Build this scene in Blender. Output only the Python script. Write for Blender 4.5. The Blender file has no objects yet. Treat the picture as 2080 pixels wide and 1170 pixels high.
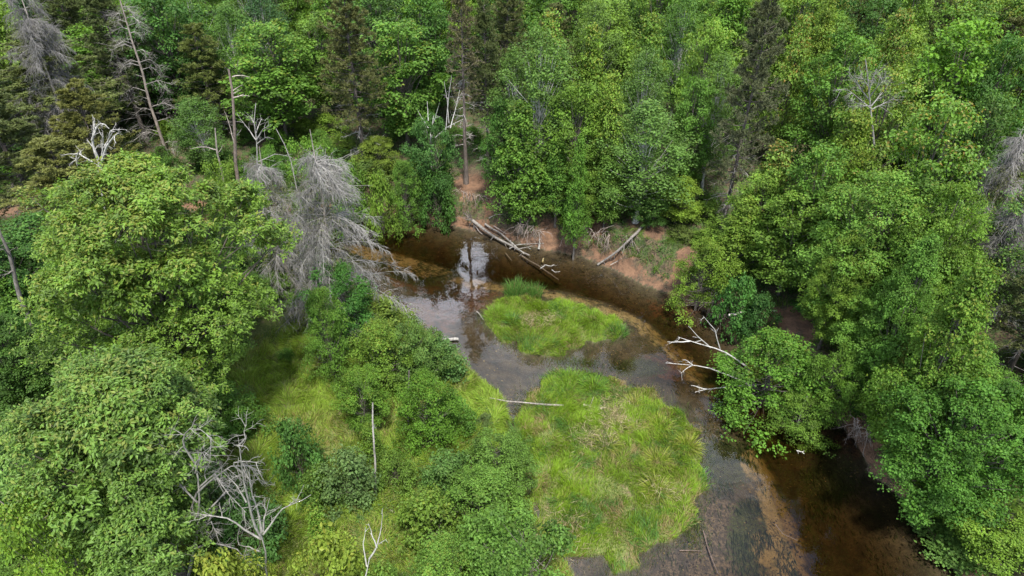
import bpy, math, numpy as np
C = bpy.context.scene
R = math.radians
# ------------------------------------------------------------------ camera
PITCH, CAMZ, F = 35.0, 30.0, 1387.0          # pixels are those of the 2080x1170 photograph
cam_d = bpy.data.cameras.new("camera"); cam = bpy.data.objects.new("camera", cam_d); C.collection.objects.link(cam)
cam_d.sensor_width = 36; cam_d.lens = 36*F/2080; cam_d.clip_start = .5; cam_d.clip_end = 6000
cam.location = (0, 0, CAMZ); cam.rotation_euler = (R(90-PITCH), 0, 0); C.camera = cam
# ------------------------------------------------------------------ sky and sun
SUN_EL, SUN_AZ = 63.0, 168.0                  # azimuth from +Y towards +X
w = bpy.data.worlds.new("World"); C.world = w; w.use_nodes = True
nt = w.node_tree; N = nt.nodes; L = nt.links; N.clear()
out = N.new('ShaderNodeOutputWorld'); bg = N.new('ShaderNodeBackground'); L.new(bg.outputs[0], out.inputs[0])
sky = N.new('ShaderNodeTexSky'); sky.sky_type = 'NISHITA'; sky.sun_disc = False
sky.sun_elevation = R(SUN_EL); sky.sun_rotation = R(SUN_AZ)
tc = N.new('ShaderNodeTexCoord'); sep = N.new('ShaderNodeSeparateXYZ'); L.new(tc.outputs['Generated'], sep.inputs[0])
zz = N.new('ShaderNodeMath'); zz.operation = 'MAXIMUM'; zz.inputs[1].default_value = .08; L.new(sep.outputs['Z'], zz.inputs[0])
comb = N.new('ShaderNodeCombineXYZ')
for i, a in enumerate('XY'):
    dv = N.new('ShaderNodeMath'); dv.operation = 'DIVIDE'; L.new(sep.outputs[a], dv.inputs[0]); L.new(zz.outputs[0], dv.inputs[1]); L.new(dv.outputs[0], comb.inputs[i])
no = N.new('ShaderNodeTexNoise'); no.inputs['Scale'].default_value = 1.1; no.inputs['Detail'].default_value = 7; no.inputs['Roughness'].default_value = .6
no.inputs['Distortion'].default_value = .5
L.new(comb.outputs[0], no.inputs['Vector'])
cr = N.new('ShaderNodeValToRGB'); cr.color_ramp.elements[0].position = .44; cr.color_ramp.elements[1].position = .60
L.new(no.outputs['Fac'], cr.inputs[0])
mx = N.new('ShaderNodeMix'); mx.data_type = 'RGBA'
cl = N.new('ShaderNodeMix'); cl.data_type = 'RGBA'; n2_ = N.new('ShaderNodeTexNoise'); n2_.inputs['Scale'].default_value = 2.3; n2_.inputs['Detail'].default_value = 5; L.new(comb.outputs[0], n2_.inputs['Vector'])
c2 = N.new('ShaderNodeValToRGB'); c2.color_ramp.elements[0].position = .42; c2.color_ramp.elements[1].position = .6; L.new(n2_.outputs['Fac'], c2.inputs[0]); L.new(c2.outputs[0], cl.inputs['Factor'])
cl.inputs[6].default_value = (5, 5.8, 7.2, 1); cl.inputs[7].default_value = (12, 12.7, 13.8, 1)
# one sunlit cumulus low over the forest, the one the river mirrors
ds = N.new('ShaderNodeVectorMath'); ds.operation = 'DISTANCE'; L.new(comb.outputs[0], ds.inputs[0]); ds.inputs[1].default_value = (-.17, 1.38, 0)
dj = N.new('ShaderNodeMath'); dj.operation = 'MULTIPLY_ADD'; L.new(n2_.outputs['Fac'], dj.inputs[0]); dj.inputs[1].default_value = -.9; L.new(ds.outputs['Value'], dj.inputs[2])
mr = N.new('ShaderNodeMapRange'); L.new(dj.outputs[0], mr.inputs[0]); mr.inputs[1].default_value = -.12; mr.inputs[2].default_value = -.34
cu = N.new('ShaderNodeMix'); cu.data_type = 'RGBA'; L.new(mr.outputs[0], cu.inputs['Factor']); L.new(cl.outputs[2], cu.inputs[6]); cu.inputs[7].default_value = (18, 19, 21.5, 1); L.new(cu.outputs[2], mx.inputs[7])
ma = N.new('ShaderNodeMath'); ma.operation = 'MAXIMUM'; L.new(cr.outputs[0], ma.inputs[0]); L.new(mr.outputs[0], ma.inputs[1])
L.new(ma.outputs[0], mx.inputs['Factor']); L.new(sky.outputs[0], mx.inputs[6])
L.new(mx.outputs[2], bg.inputs[0]); bg.inputs[1].default_value = .14
sd = bpy.data.lights.new("sun", 'SUN'); sun = bpy.data.objects.new("sun", sd); C.collection.objects.link(sun)
sd.energy = 3.9; sd.angle = R(5.0); sd.color = (1, .95, .86)
sun.rotation_euler = (R(90-SUN_EL), 0, R(180-SUN_AZ)); sun.location = (-40, 20, 60)
C.view_settings.view_transform = 'Standard'; C.view_settings.look = 'None'; C.view_settings.gamma = 1
C.view_settings.exposure = 1.02
cy = C.cycles; cy.max_bounces = 5; cy.diffuse_bounces = 3; cy.glossy_bounces = 2; cy.transmission_bounces = 3
cy.transparent_max_bounces = 8; cy.volume_bounces = 0; cy.use_denoising = True; cy.use_adaptive_sampling = False; cy.sample_clamp_indirect = 8
try: cy.denoiser = 'OPENIMAGEDENOISE'; cy.denoising_prefilter = 'ACCURATE'; cy.denoising_input_passes = 'RGB_ALBEDO_NORMAL'
except Exception: pass
# ------------------------------------------------------------------ pixel <-> world
cp, sp = math.cos(R(PITCH)), math.sin(R(PITCH))
def ray(u, v):
    a, b = (np.asarray(u, float)-1040)/F, -(np.asarray(v, float)-585)/F
    return np.stack([a, cp + b*sp, -sp + b*cp], -1)
def on_z(u, v, z=0.):
    d = ray(u, v); t = (CAMZ-z)/(-d[..., 2]); return np.stack([d[..., 0]*t, d[..., 1]*t, np.zeros_like(t)+z], -1)
def on_y(u, v, Y):
    d = ray(u, v); t = Y/d[..., 1]; return np.array([d[..., 0]*t, Y + 0*t, CAMZ + d[..., 2]*t]).T
def proj(P):
    P = np.asarray(P, float); x, y, z = P[..., 0], P[..., 1], P[..., 2]-CAMZ
    dep = y*cp - z*sp; return 1040+F*x/dep, 585-F*(y*sp+z*cp)/dep, dep
def depression(v): return R(PITCH) + math.atan((v-585)/F)
# ------------------------------------------------------------------ maths helpers
def ss(a, b, x): t = np.clip((x-a)/(b-a), 0, 1); return t*t*(3-2*t)
_rp = np.random.default_rng(5); _g = _rp.random((256, 256))
def vnoise(x, y):
    xi, yi = np.floor(x).astype(int), np.floor(y).astype(int); fx, fy = x-xi, y-yi
    fx = fx*fx*(3-2*fx); fy = fy*fy*(3-2*fy); g = lambda a, b: _g[a & 255, b & 255]
    return (g(xi, yi)*(1-fx)+g(xi+1, yi)*fx)*(1-fy)+(g(xi, yi+1)*(1-fx)+g(xi+1, yi+1)*fx)*fy
def fbm(x, y, s, o=3):
    r = 0; a = .5
    for i in range(o): r = r + a*vnoise(x*s+17.3*i, y*s-9.1*i); s *= 2.1; a *= .5
    return r/(1-.5**o)
def seg_d(P, poly, closed=True):
    A = poly; B = np.roll(poly, -1, 0)
    if not closed: A, B = A[:-1], B[:-1]
    best = np.full(len(P), 1e9); sgn = np.zeros(len(P))
    for a, b in zip(A, B):
        ab = b-a; t = np.clip(((P-a)@ab)/max(ab@ab, 1e-9), 0, 1); q = P-(a+t[:, None]*ab); d = np.hypot(q[:, 0], q[:, 1])
        m = d < best; best[m] = d[m]; sgn[m] = (ab[0]*(P[m, 1]-a[1])-ab[1]*(P[m, 0]-a[0]))
    return best, sgn
def inside(P, poly):
    r = np.zeros(len(P), bool); x, y = P[:, 0], P[:, 1]
    for (x1, y1), (x2, y2) in zip(poly, np.roll(poly, -1, 0)):
        c = (y1 > y) != (y2 > y); xx = (x2-x1)*(y-y1)/((y2-y1) if y2 != y1 else 1e-9)+x1; r ^= c & (x < xx)
    return r
def nrm(v): return v/np.maximum(np.linalg.norm(v, axis=-1, keepdims=True), 1e-9)
def W2(l): l = np.array(l, float); return on_z(l[:, 0], l[:, 1])[:, :2]
def smooth(p, it=2):
    for _ in range(it):
        q = np.roll(p, -1, 0); p = np.stack([.75*p+.25*q, .25*p+.75*q], 1).reshape(-1, 2)
    return p
# ------------------------------------------------------------------ river outline (traced water line)
OUTER = [(-400, 455), (0, 440), (300, 432), (560, 430), (660, 438), (760, 441), (830, 443), (900, 455), (960, 470), (1040, 492), (1100, 507), (1180, 522), (1240, 547),
         (1300, 577), (1370, 602), (1430, 632), (1468, 662), (1500, 705), (1570, 770), (1690, 850), (1740, 900), (1765, 960), (1830, 1012), (1885, 1085), (1945, 1175), (2040, 1330), (2200, 1600)]
INNER = [(1130, 1600), (1180, 1330), (1165, 1170), (1128, 1110), (1088, 1050), (1062, 960), (1040, 900), (1033, 850), (1012, 795), (985, 772), (955, 745), (930, 712), (900, 692),
         (850, 660), (808, 622), (762, 592), (722, 545), (690, 528), (600, 515), (500, 512), (300, 520), (0, 530), (-400, 560)]
ISL1 = smooth(W2([(983, 648), (990, 618), (1020, 604), (1062, 600), (1110, 604), (1160, 622), (1215, 634), (1248, 652), (1268, 672), (1240, 690), (1196, 697), (1160, 712), (1115, 724), (1062, 712), (1020, 694), (993, 672)]))
ISL2 = smooth(W2([(1108, 775), (1150, 748), (1205, 758), (1265, 786), (1325, 788), (1368, 828), (1418, 872), (1432, 925), (1425, 990), (1402, 1040), (1366, 1088), (1318, 1126), (1272, 1150), (1240, 1162),
            (1170, 1135), (1120, 1085), (1088, 1015), (1070, 945), (1052, 880), (1046, 815)]))
WATER = np.concatenate([W2(OUTER), W2(INNER)])
MID = W2([(-400, 500), (300, 475), (700, 480), (900, 530), (1100, 580), (1300, 650), (1440, 770), (1540, 900), (1600, 1060), (1640, 1200), (1700, 1600)])
_ir = np.random.default_rng(2)
def ragged(p): 
    k = len(p); j = _ir.normal(0, .20, (k, 2)); return smooth(p+(j+np.roll(j, 1, 0)*.8), 1)
ISL1, ISL2 = ragged(ISL1), ragged(ISL2)
def water_sd(P):
    d, _ = seg_d(P, WATER); d1, _ = seg_d(P, ISL1); d2, _ = seg_d(P, ISL2)
    wt = inside(P, WATER); i1 = inside(P, ISL1); i2 = inside(P, ISL2)
    land = ~wt | i1 | i2
    dd = np.minimum(np.minimum(d, d1), d2)
    return np.where(land, dd, -dd), i1 | i2
SANDLINE = W2([(300, 470), (600, 475), (700, 492), (800, 510), (900, 545), (1000, 575), (1100, 590), (1200, 612), (1300, 655), (1375, 705), (1440, 780), (1500, 880), (1550, 970), (1590, 1060), (1620, 1180), (1650, 1400)])
def blobs(P, lst, z=0.):
    r = np.zeros(len(P))
    for (u, v, ru, rv) in lst:
        c = on_z(u, v, z)[:2]; e1 = on_z(u+ru, v, z)[:2]; e2 = on_z(u, v+rv, z)[:2]
        q = (P-c)@np.linalg.inv(np.stack([e1-c, e2-c])); r = np.maximum(r, ss(1.35, .55, np.hypot(q[:, 0], q[:, 1])))
    return r
BARE = [(955, 395, 36, 26), (1000, 425, 20, 14), (990, 402, 26, 16), (1110, 478, 26, 26), (1160, 478, 30, 15), (1215, 474, 24, 14), (1290, 482, 22, 20), (1325, 500, 24, 22), (1378, 560, 18, 26), (1395, 545, 16, 20),
        (1500, 655, 38, 22), (1560, 668, 50, 28), (1610, 672, 40, 34), (1640, 700, 24, 22), (1765, 905, 26, 34), (1745, 870, 30, 26), (1780, 940, 22, 26), (500, 412, 30, 12)]
MUD = [(1470, 1100, 90, 120), (1420, 1160, 120, 60), (1150, 1130, 40, 60)]
SILT = [(880, 650, 70, 40), (1330, 725, 60, 30), (1020, 745, 110, 50), (780, 580, 60, 30), (1045, 850, 22, 60), (1075, 1000, 20, 60), (1390, 850, 40, 60)]
WEED = [(1530, 1080, 55, 90), (1480, 930, 60, 60), (860, 545, 70, 25), (1300, 740, 60, 22), (1600, 1140, 30, 60), (1080, 560, 60, 20), (1690, 960, 60, 60), (740, 520, 60, 18)]
RUST = [(880, 630, 70, 45), (840, 560, 60, 30), (1470, 1060, 60, 60), (960, 600, 60, 30), (1350, 740, 60, 30), (1730, 900, 40, 40), (1400, 615, 90, 26)]
GOLD = [(1665, 985, 40, 34), (1600, 1100, 50, 90), (1560, 960, 36, 60), (780, 500, 120, 14)]
def terrain(P):
    P = np.asarray(P, float).reshape(-1, 2); d, isl = water_sd(P); _, s = seg_d(P, MID, False); outer = s > 0
    x, y = P[:, 0], P[:, 1]; n = fbm(x, y, .35)-.5; n2 = fbm(x, y, 1.6, 2)-.5
    hb = 2.0 + .9*(fbm(x+40, y, .12, 2)-.3)
    dj = np.maximum(d + 1.1*n2 + .9*n, 0)*ss(0, .8, d)
    ho = .05 + .16*ss(0, .5, d) + hb*ss(.35, 2.6, dj) + .9*ss(3, 14, d) + n*.5*ss(1, 4, d) + n2*.28*ss(.2, 1, d)
    hi = .05 + .14*ss(0, .5, d) + .85*ss(.5, 9, d) + n*.4*ss(.4, 3, d) + n2*.12*ss(.2, 1, d)
    hs = .05 + .16*ss(0, .5, d) + .12*ss(.5, 2, d) + n2*.1*ss(.2, 1, d)
    dw = -d; mud = np.maximum(blobs(P, MUD), .8*blobs(P, SILT)); sd_, _ = seg_d(P, SANDLINE, False)
    dep = .08 + .16*np.minimum(dw, 1) + .65*ss(.5, 4, dw)*np.where(outer, 1.25, .75)
    dep = dep*(1-.5*mud)*(1-.3*ss(1.4, .6, sd_)) + .07*n2
    dep = np.maximum(dep, .04)
    return np.where(d > 0, np.where(isl, hs, np.where(outer, ho, hi)), -dep), d, isl, outer
def gz(x, y): return float(terrain([[x, y]])[0][0])
# ------------------------------------------------------------------ mesh helpers
def mesh_np(name, V, Q, attrs=None, smooth_=False, domain='FACE'):
    m = bpy.data.meshes.new(name); V = np.ascontiguousarray(V, np.float32); Q = np.ascontiguousarray(Q, np.int32); k = Q.shape[1]
    m.vertices.add(len(V)); m.vertices.foreach_set('co', V.ravel()); m.loops.add(Q.size); m.loops.foreach_set('vertex_index', Q.ravel())
    m.polygons.add(len(Q)); m.polygons.foreach_set('loop_start', np.arange(0, Q.size, k, dtype=np.int32))
    try: m.polygons.foreach_set('loop_total', np.full(len(Q), k, np.int32))
    except Exception: pass
    m.polygons.foreach_set('use_smooth', np.full(len(Q), smooth_, bool))
    for an, av in (attrs or {}).items():
        a = m.attributes.new(an, 'FLOAT', domain); a.data.foreach_set('value', np.ascontiguousarray(av, np.float32))
    m.update(calc_edges=True); return m
def obj(name, mesh, mat, parent=None, color=(1, 1, 1, 1)):
    if mat and not mesh.materials: mesh.materials.append(mat)
    o = bpy.data.objects.new(name, mesh); C.collection.objects.link(o)
    if parent: o.parent = parent
    o.color = color; return o
def tag(o, label=None, cat=None, group=None, kind=None):
    for k, v in (('label', label), ('category', cat), ('group', group), ('kind', kind)):
        if v: o[k] = v
    return o
def thing(name, label, cat, loc, rz=0, group=None, scale=(1, 1, 1), tilt=(0, 0)):
    o = bpy.data.objects.new(name, None); C.collection.objects.link(o); o.empty_display_size = .3
    o.location = loc; o.rotation_euler = (tilt[0], tilt[1], rz); o.scale = scale; return tag(o, label, cat, group)
# ------------------------------------------------------------------ materials
def newmat(name):
    m = bpy.data.materials.new(name); m.use_nodes = True; m.node_tree.nodes.clear(); return m, m.node_tree.nodes, m.node_tree.links
def nd(N, t, **k):
    n = N.new(t)
    for a, b in k.items():
        if a in n.inputs: n.inputs[a].default_value = b
        else: setattr(n, a, b)
    return n
def mixc(N, L, f, a, b, mode='MIX'):
    n = N.new('ShaderNodeMix'); n.data_type = 'RGBA'; n.blend_type = mode
    for s, v in ((n.inputs['Factor'], f), (n.inputs[6], a), (n.inputs[7], b)):
        if hasattr(v, 'is_output') or hasattr(v, 'links'): L.new(v, s)
        else: s.default_value = v if not isinstance(v, tuple) or len(v) == 4 else (*v, 1)
    return n.outputs[2]
def ramp(N, L, x, a, b, v0=0., v1=1.):
    n = N.new('ShaderNodeMapRange'); L.new(x, n.inputs[0])
    for i, v in enumerate((a, b, v0, v1)): n.inputs[i+1].default_value = v
    n.interpolation_type = 'SMOOTHSTEP'; return n.outputs[0]
def noise(N, L, scale, detail=4, rough=.55, vec=None, dist=0):
    n = nd(N, 'ShaderNodeTexNoise', Scale=scale, Detail=detail, Roughness=rough, Distortion=dist)
    if vec is not None: L.new(vec, n.inputs['Vector'])
    return n.outputs['Fac']
def attr(N, a): n = N.new('ShaderNodeAttribute'); n.attribute_name = a; return n.outputs['Fac']
def leaf_material(name, gloss=.35, trans=.38, tipcol=(.30, .27, .045), lo=.5, hi=1.6):
    m, N, L = newmat(name); o = nd(N, 'ShaderNodeOutputMaterial'); oi = N.new('ShaderNodeObjectInfo')
    t = attr(N, 'tint'); tip = attr(N, 'tip')
    br = ramp(N, L, t, 0, 1, lo, hi); c = mixc(N, L, 1., oi.outputs['Color'], (1, 1, 1), 'MULTIPLY')
    v = N.new('ShaderNodeVectorMath'); v.operation = 'SCALE'; L.new(c, v.inputs[0]); L.new(br, v.inputs['Scale'])
    ta = N.new('ShaderNodeMath'); ta.operation = 'MULTIPLY'; L.new(tip, ta.inputs[0]); L.new(oi.outputs['Alpha'], ta.inputs[1])
    col = mixc(N, L, ta.outputs[0], v.outputs[0], tipcol)
    p = nd(N, 'ShaderNodeBsdfPrincipled', Roughness=.55); p.inputs['Specular IOR Level'].default_value = gloss; L.new(col, p.inputs['Base Color'])
    tr = N.new('ShaderNodeBsdfTranslucent'); tcn = mixc(N, L, 1., col, (1.35, 1.25, .5), 'MULTIPLY'); L.new(tcn, tr.inputs[0])
    ms = N.new('ShaderNodeMixShader'); ms.inputs[0].default_value = trans; L.new(p.outputs[0], ms.inputs[1]); L.new(tr.outputs[0], ms.inputs[2]); L.new(ms.outputs[0], o.inputs[0]); return m
M_LEAF = leaf_material('leaf', .22); M_OAK = leaf_material('oak_leaf', .4, .34, (.26, .24, .05)); M_NEEDLE = leaf_material('needle', .2, .15, (.15, .15, .06))
M_GRASS = leaf_material('grass_blade', .3, .38, (.30, .23, .10), .4, 1.5); M_RED = leaf_material('red_tipped_leaf', .35, .38, (.36, .17, .05))
def wood_material(name, rough=.85, dark=.45):
    m, N, L = newmat(name); o = nd(N, 'ShaderNodeOutputMaterial'); oi = N.new('ShaderNodeObjectInfo'); tcn = N.new('ShaderNodeTexCoord')
    mp = N.new('ShaderNodeMapping'); mp.inputs['Scale'].default_value = (1, 1, .35); L.new(tcn.outputs['Object'], mp.inputs[0])
    n1 = noise(N, L, 9, 6, .65, mp.outputs[0]); n2 = noise(N, L, 1.3, 3, .5, mp.outputs[0])
    a = ramp(N, L, n1, .3, .7, dark, 1.25); b = ramp(N, L, n2, .3, .7, .8, 1.15)
    mu = N.new('ShaderNodeMath'); mu.operation = 'MULTIPLY'; L.new(a, mu.inputs[0]); L.new(b, mu.inputs[1])
    v = N.new('ShaderNodeVectorMath'); v.operation = 'SCALE'; L.new(oi.outputs['Color'], v.inputs[0]); L.new(mu.outputs[0], v.inputs['Scale'])
    p = nd(N, 'ShaderNodeBsdfPrincipled', Roughness=rough); L.new(v.outputs[0], p.inputs['Base Color'])
    bm = nd(N, 'ShaderNodeBump', Strength=.5, Distance=.03); L.new(n1, bm.inputs['Height']); L.new(bm.outputs[0], p.inputs['Normal']); L.new(p.outputs[0], o.inputs[0]); return m
M_BARK = wood_material('bark'); M_DEAD = wood_material('weathered_wood', .85, .5)
def ground_material():
    m, N, L = newmat('ground'); o = nd(N, 'ShaderNodeOutputMaterial'); g = N.new('ShaderNodeNewGeometry'); P = g.outputs['Position']
    big = noise(N, L, .25, 4, .6, P); mid = noise(N, L, 1.4, 5, .65, P); fine = noise(N, L, 7, 6, .7, P)
    litter = mixc(N, L, ramp(N, L, fine, .35, .65), (.035, .024, .014), (.12, .085, .05))
    moss = mixc(N, L, ramp(N, L, fine, .3, .7), (.025, .045, .012), (.07, .10, .025))
    forest = mixc(N, L, ramp(N, L, mid, .42, .6), litter, moss)
    mead = mixc(N, L, ramp(N, L, fine, .3, .7), (.07, .11, .02), (.17, .18, .05))
    mead = mixc(N, L, ramp(N, L, mid, .55, .72), mead, (.17, .125, .075))
    c = mixc(N, L, attr(N, 'meadow'), forest, mead)
    red = mixc(N, L, ramp(N, L, mid, .3, .7), (.085, .047, .027), (.19, .105, .060)); red = mixc(N, L, ramp(N, L, fine, .5, .75), red, (.07, .04, .024))
    ba = N.new('ShaderNodeMath'); ba.operation = 'ADD'; L.new(attr(N, 'bare'), ba.inputs[0]); L.new(ramp(N, L, mid, .3, .7, -.55, .22), ba.inputs[1])
    c = mixc(N, L, ramp(N, L, ba.outputs[0], .35, .6), c, red)
    # bed of the river
    vf = noise(N, L, 16, 4, .7, P)
    bed = mixc(N, L, ramp(N, L, mid, .3, .65), (.028, .024, .015), (.075, .06, .034)); bed = mixc(N, L, ramp(N, L, fine, .5, .7), bed, (.03, .022, .013))
    rust = mixc(N, L, ramp(N, L, fine, .35, .65), (.045, .024, .013), (.12, .062, .03))
    sand = mixc(N, L, ramp(N, L, fine, .3, .7), (.18, .135, .055), (.27, .205, .095)); gold = mixc(N, L, ramp(N, L, mid, .4, .65), (.12, .095, .04), (.05, .042, .024))
    mud = mixc(N, L, ramp(N, L, fine, .38, .62), (.035, .028, .02), (.13, .095, .062)); mud = mixc(N, L, ramp(N, L, mid, .5, .62), mud, (.045, .035, .025))
    weed = mixc(N, L, ramp(N, L, fine, .35, .65), (.016, .02, .008), (.055, .065, .02))
    def layer(c, a, colr, lo=.3, hi=.62, nz=mid, am=.5):
        s = N.new('ShaderNodeMath'); s.operation = 'ADD'; L.new(attr(N, a), s.inputs[0]); L.new(ramp(N, L, nz, .3, .7, -am, am), s.inputs[1])
        return mixc(N, L, ramp(N, L, s.outputs[0], lo, hi), c, colr)
    bed = layer(bed, 'rust', rust, .5, .9); bed = layer(bed, 'mud', mud, .4, .8); bed = layer(bed, 'gold', gold, .5, .9); bed = layer(bed, 'weed', weed, .45, .75, fine, .45); bed = layer(bed, 'sand', sand, .35, 1.0, mid, .38)
    bed = mixc(N, L, ramp(N, L, vf, .52, .68, 0, .75), bed, (.02, .015, .01)); bed = mixc(N, L, ramp(N, L, vf, .40, .30, 0, .35), bed, (.20, .15, .09))
    c = mixc(N, L, attr(N, 'bed'), c, bed)
    p = nd(N, 'ShaderNodeBsdfPrincipled', Roughness=.92); L.new(c, p.inputs['Base Color'])
    bm = nd(N, 'ShaderNodeBump', Strength=.9, Distance=.10); L.new(fine, bm.inputs['Height']); L.new(bm.outputs[0], p.inputs['Normal']); L.new(p.outputs[0], o.inputs[0]); return m
# ------------------------------------------------------------------ ground: one sheet
def axis(a, b, st, lo, hi):
    f = np.arange(a, b+1e-6, st); k = st*1.25; l = [a]; 
    while l[-1] > lo: l.append(l[-1]-k); k *= 1.25
    k = st*1.25; r = [b]
    while r[-1] < hi: r.append(r[-1]+k); k *= 1.25
    return np.concatenate([np.array(l[1:])[::-1], f, np.array(r[1:])])
gx, gy = axis(-46, 34, .24, -1800, 1800), axis(9, 66, .24, -600, 2500)
GX, GY = np.meshgrid(gx, gy); GP = np.stack([GX.ravel(), GY.ravel()], 1)
gh, gd, gi, go_ = terrain(GP)
nx, ny = len(gx), len(gy); idx = np.arange(nx*ny).reshape(ny, nx)
GQ = np.stack([idx[:-1, :-1], idx[:-1, 1:], idx[1:, 1:], idx[1:, :-1]], -1).reshape(-1, 4)
sandm = np.zeros(len(GP))
for pl_, w_, st_ in (([(300, 470), (600, 478), (700, 492), (790, 508), (868, 535)], 1.0, 1.), ([(880, 540), (1000, 577), (1100, 590), (1200, 612)], .5, .8), ([(1210, 618), (1300, 655), (1375, 705), (1440, 780)], .55, .85), ([(1380, 690), (1440, 765), (1490, 850)], .5, .6), ([(1530, 920), (1560, 985), (1590, 1060), (1605, 1110)], .8, .95), ([(1580, 1110), (1625, 1190), (1650, 1400)], 1.0, .8)):
    q_, _ = seg_d(GP, W2(pl_), False); wv_ = w_*(.75+.9*fbm(GP[:, 0], GP[:, 1], .45, 3)); sandm = np.maximum(sandm, st_*ss(wv_+.45, wv_-.35, q_))
gm = mesh_np('ground', np.column_stack([GP, gh]), GQ, dict(bare=np.maximum(blobs(GP, BARE, 1.2)*(gd > 0)*1., np.minimum(.85*ss(1.9, .4, gd)*(gd > 0)*go_*(.55+.8*fbm(GP[:, 0], GP[:, 1], .4, 2)), .9)), meadow=(~go_)*1.*(gd > 0), bed=ss(.12, -.02, gd),
     sand=sandm, mud=blobs(GP, MUD), weed=blobs(GP, WEED), rust=blobs(GP, RUST), gold=blobs(GP, GOLD)), True, 'POINT')
tag(obj('ground', gm, ground_material()), kind='structure')
# ------------------------------------------------------------------ water: closed body, tea-coloured
m, N, L = newmat('river_water'); o = nd(N, 'ShaderNodeOutputMaterial')
g = N.new('ShaderNodeNewGeometry')
mp = N.new('ShaderNodeMapping'); mp.inputs['Scale'].default_value = (1, 1, 1); L.new(g.outputs['Position'], mp.inputs[0])
n1 = noise(N, L, 1.1, 2, .5, mp.outputs[0], .4); n2 = noise(N, L, 5.5, 3, .55, mp.outputs[0], .3)
b1 = nd(N, 'ShaderNodeBump', Strength=.28, Distance=.03); L.new(n1, b1.inputs['Height'])
b2 = nd(N, 'ShaderNodeBump', Strength=.12, Distance=.006); L.new(n2, b2.inputs['Height']); L.new(b1.outputs[0], b2.inputs['Normal'])
fr = nd(N, 'ShaderNodeFresnel', IOR=1.54); L.new(b2.outputs[0], fr.inputs['Normal'])
gl = nd(N, 'ShaderNodeBsdfGlossy', Roughness=.045); L.new(b2.outputs[0], gl.inputs['Normal']); tr = N.new('ShaderNodeBsdfTransparent')
ms = N.new('ShaderNodeMixShader'); L.new(fr.outputs[0], ms.inputs[0]); L.new(tr.outputs[0], ms.inputs[1]); L.new(gl.outputs[0], ms.inputs[2]); L.new(ms.outputs[0], o.inputs['Surface'])
va = nd(N, 'ShaderNodeVolumeAbsorption', Density=1.8); va.inputs['Color'].default_value = (.64, .53, .33, 1); L.new(va.outputs[0], o.inputs['Volume'])
x0, x1, y0, y1 = -90., 60., 3., 75.
wv = [(x, y, z) for z in (-3., 0.) for x, y in ((x0, y0), (x1, y0), (x1, y1), (x0, y1))]
wm = mesh_np('water', wv, [(0, 3, 2, 1), (4, 5, 6, 7), (0, 1, 5, 4), (1, 2, 6, 5), (2, 3, 7, 6), (3, 0, 4, 7)])
tag(obj('water', wm, m), kind='structure')
# ------------------------------------------------------------------ tubes and branches (batched)
def tubes(paths, radii, k=5):
    paths = np.asarray(paths, float); radii = np.asarray(radii, float); Mn, n, _ = paths.shape
    T = np.empty_like(paths); T[:, 1:-1] = paths[:, 2:]-paths[:, :-2]; T[:, 0] = paths[:, 1]-paths[:, 0]; T[:, -1] = paths[:, -1]-paths[:, -2]; T = nrm(T)
    ref = np.where(np.abs(T[:, :1, 2:3]) > .9, np.array([1., 0, 0]), np.array([0, 0, 1.])); ref = np.broadcast_to(ref, T.shape)
    A = nrm(np.cross(T, ref)); B = np.cross(T, A); an = np.arange(k)*2*np.pi/k
    V = paths[:, :, None, :] + radii[:, :, None, None]*(A[:, :, None, :]*np.cos(an)[:, None]+B[:, :, None, :]*np.sin(an)[:, None])
    b = (np.arange(Mn)[:, None, None]*n + np.arange(n-1)[None, :, None])*k; j = np.arange(k)[None, None, :]; j2 = (j+1) % k
    Q = np.stack([b+j, b+j2, b+k+j2, b+k+j], -1).reshape(-1, 4); return V.reshape(-1, 3), Q
class Geo:
    def __init__(s): s.V = []; s.Q = []; s.n = 0; s.A = {}
    def add(s, V, Q, **at):
        s.V.append(V); s.Q.append(np.asarray(Q)+s.n); s.n += len(V)
        for k, v in at.items(): s.A.setdefault(k, []).append(v)
        return s
    def mesh(s, name, smooth_=False):
        return mesh_np(name, np.concatenate(s.V), np.concatenate(s.Q), {k: np.concatenate(v) for k, v in s.A.items()}, smooth_)
def grow(rng, st, di, Ln, n=6, wander=.15, up=0.):
    st = np.asarray(st, float); d = nrm(np.asarray(di, float)); Ln = np.asarray(Ln, float).reshape(-1, 1); P = [st]
    for i in range(n-1):
        d = nrm(d + rng.normal(0, wander, d.shape) + np.array([0, 0, up])); P.append(P[-1] + d*Ln/(n-1))
    return np.stack(P, 1)
def kids(rng, paths, k, t0, t1, ang, jit=.3):
    M_, n, _ = paths.shape; t = rng.uniform(t0, t1, (M_, k)); f = t*(n-1); i = np.minimum(f.astype(int), n-2); fr = (f-i)[..., None]
    r = np.arange(M_)[:, None]; p = paths[r, i]*(1-fr)+paths[r, i+1]*fr; tg = nrm(paths[r, i+1]-paths[r, i]); q = rng.normal(size=tg.shape)
    q = nrm(q - (q*tg).sum(-1, keepdims=True)*tg); a = ang + rng.normal(0, jit, t.shape)[..., None]
    return p.reshape(-1, 3), (tg*np.cos(a)+q*np.sin(a)).reshape(-1, 3), t.ravel(), np.repeat(np.arange(M_), k)
def taper(r0, n, e=.15): r0 = np.asarray(r0, float).reshape(-1, 1); return r0*(1-(1-e)*np.linspace(0, 1, n)[None])
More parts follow.
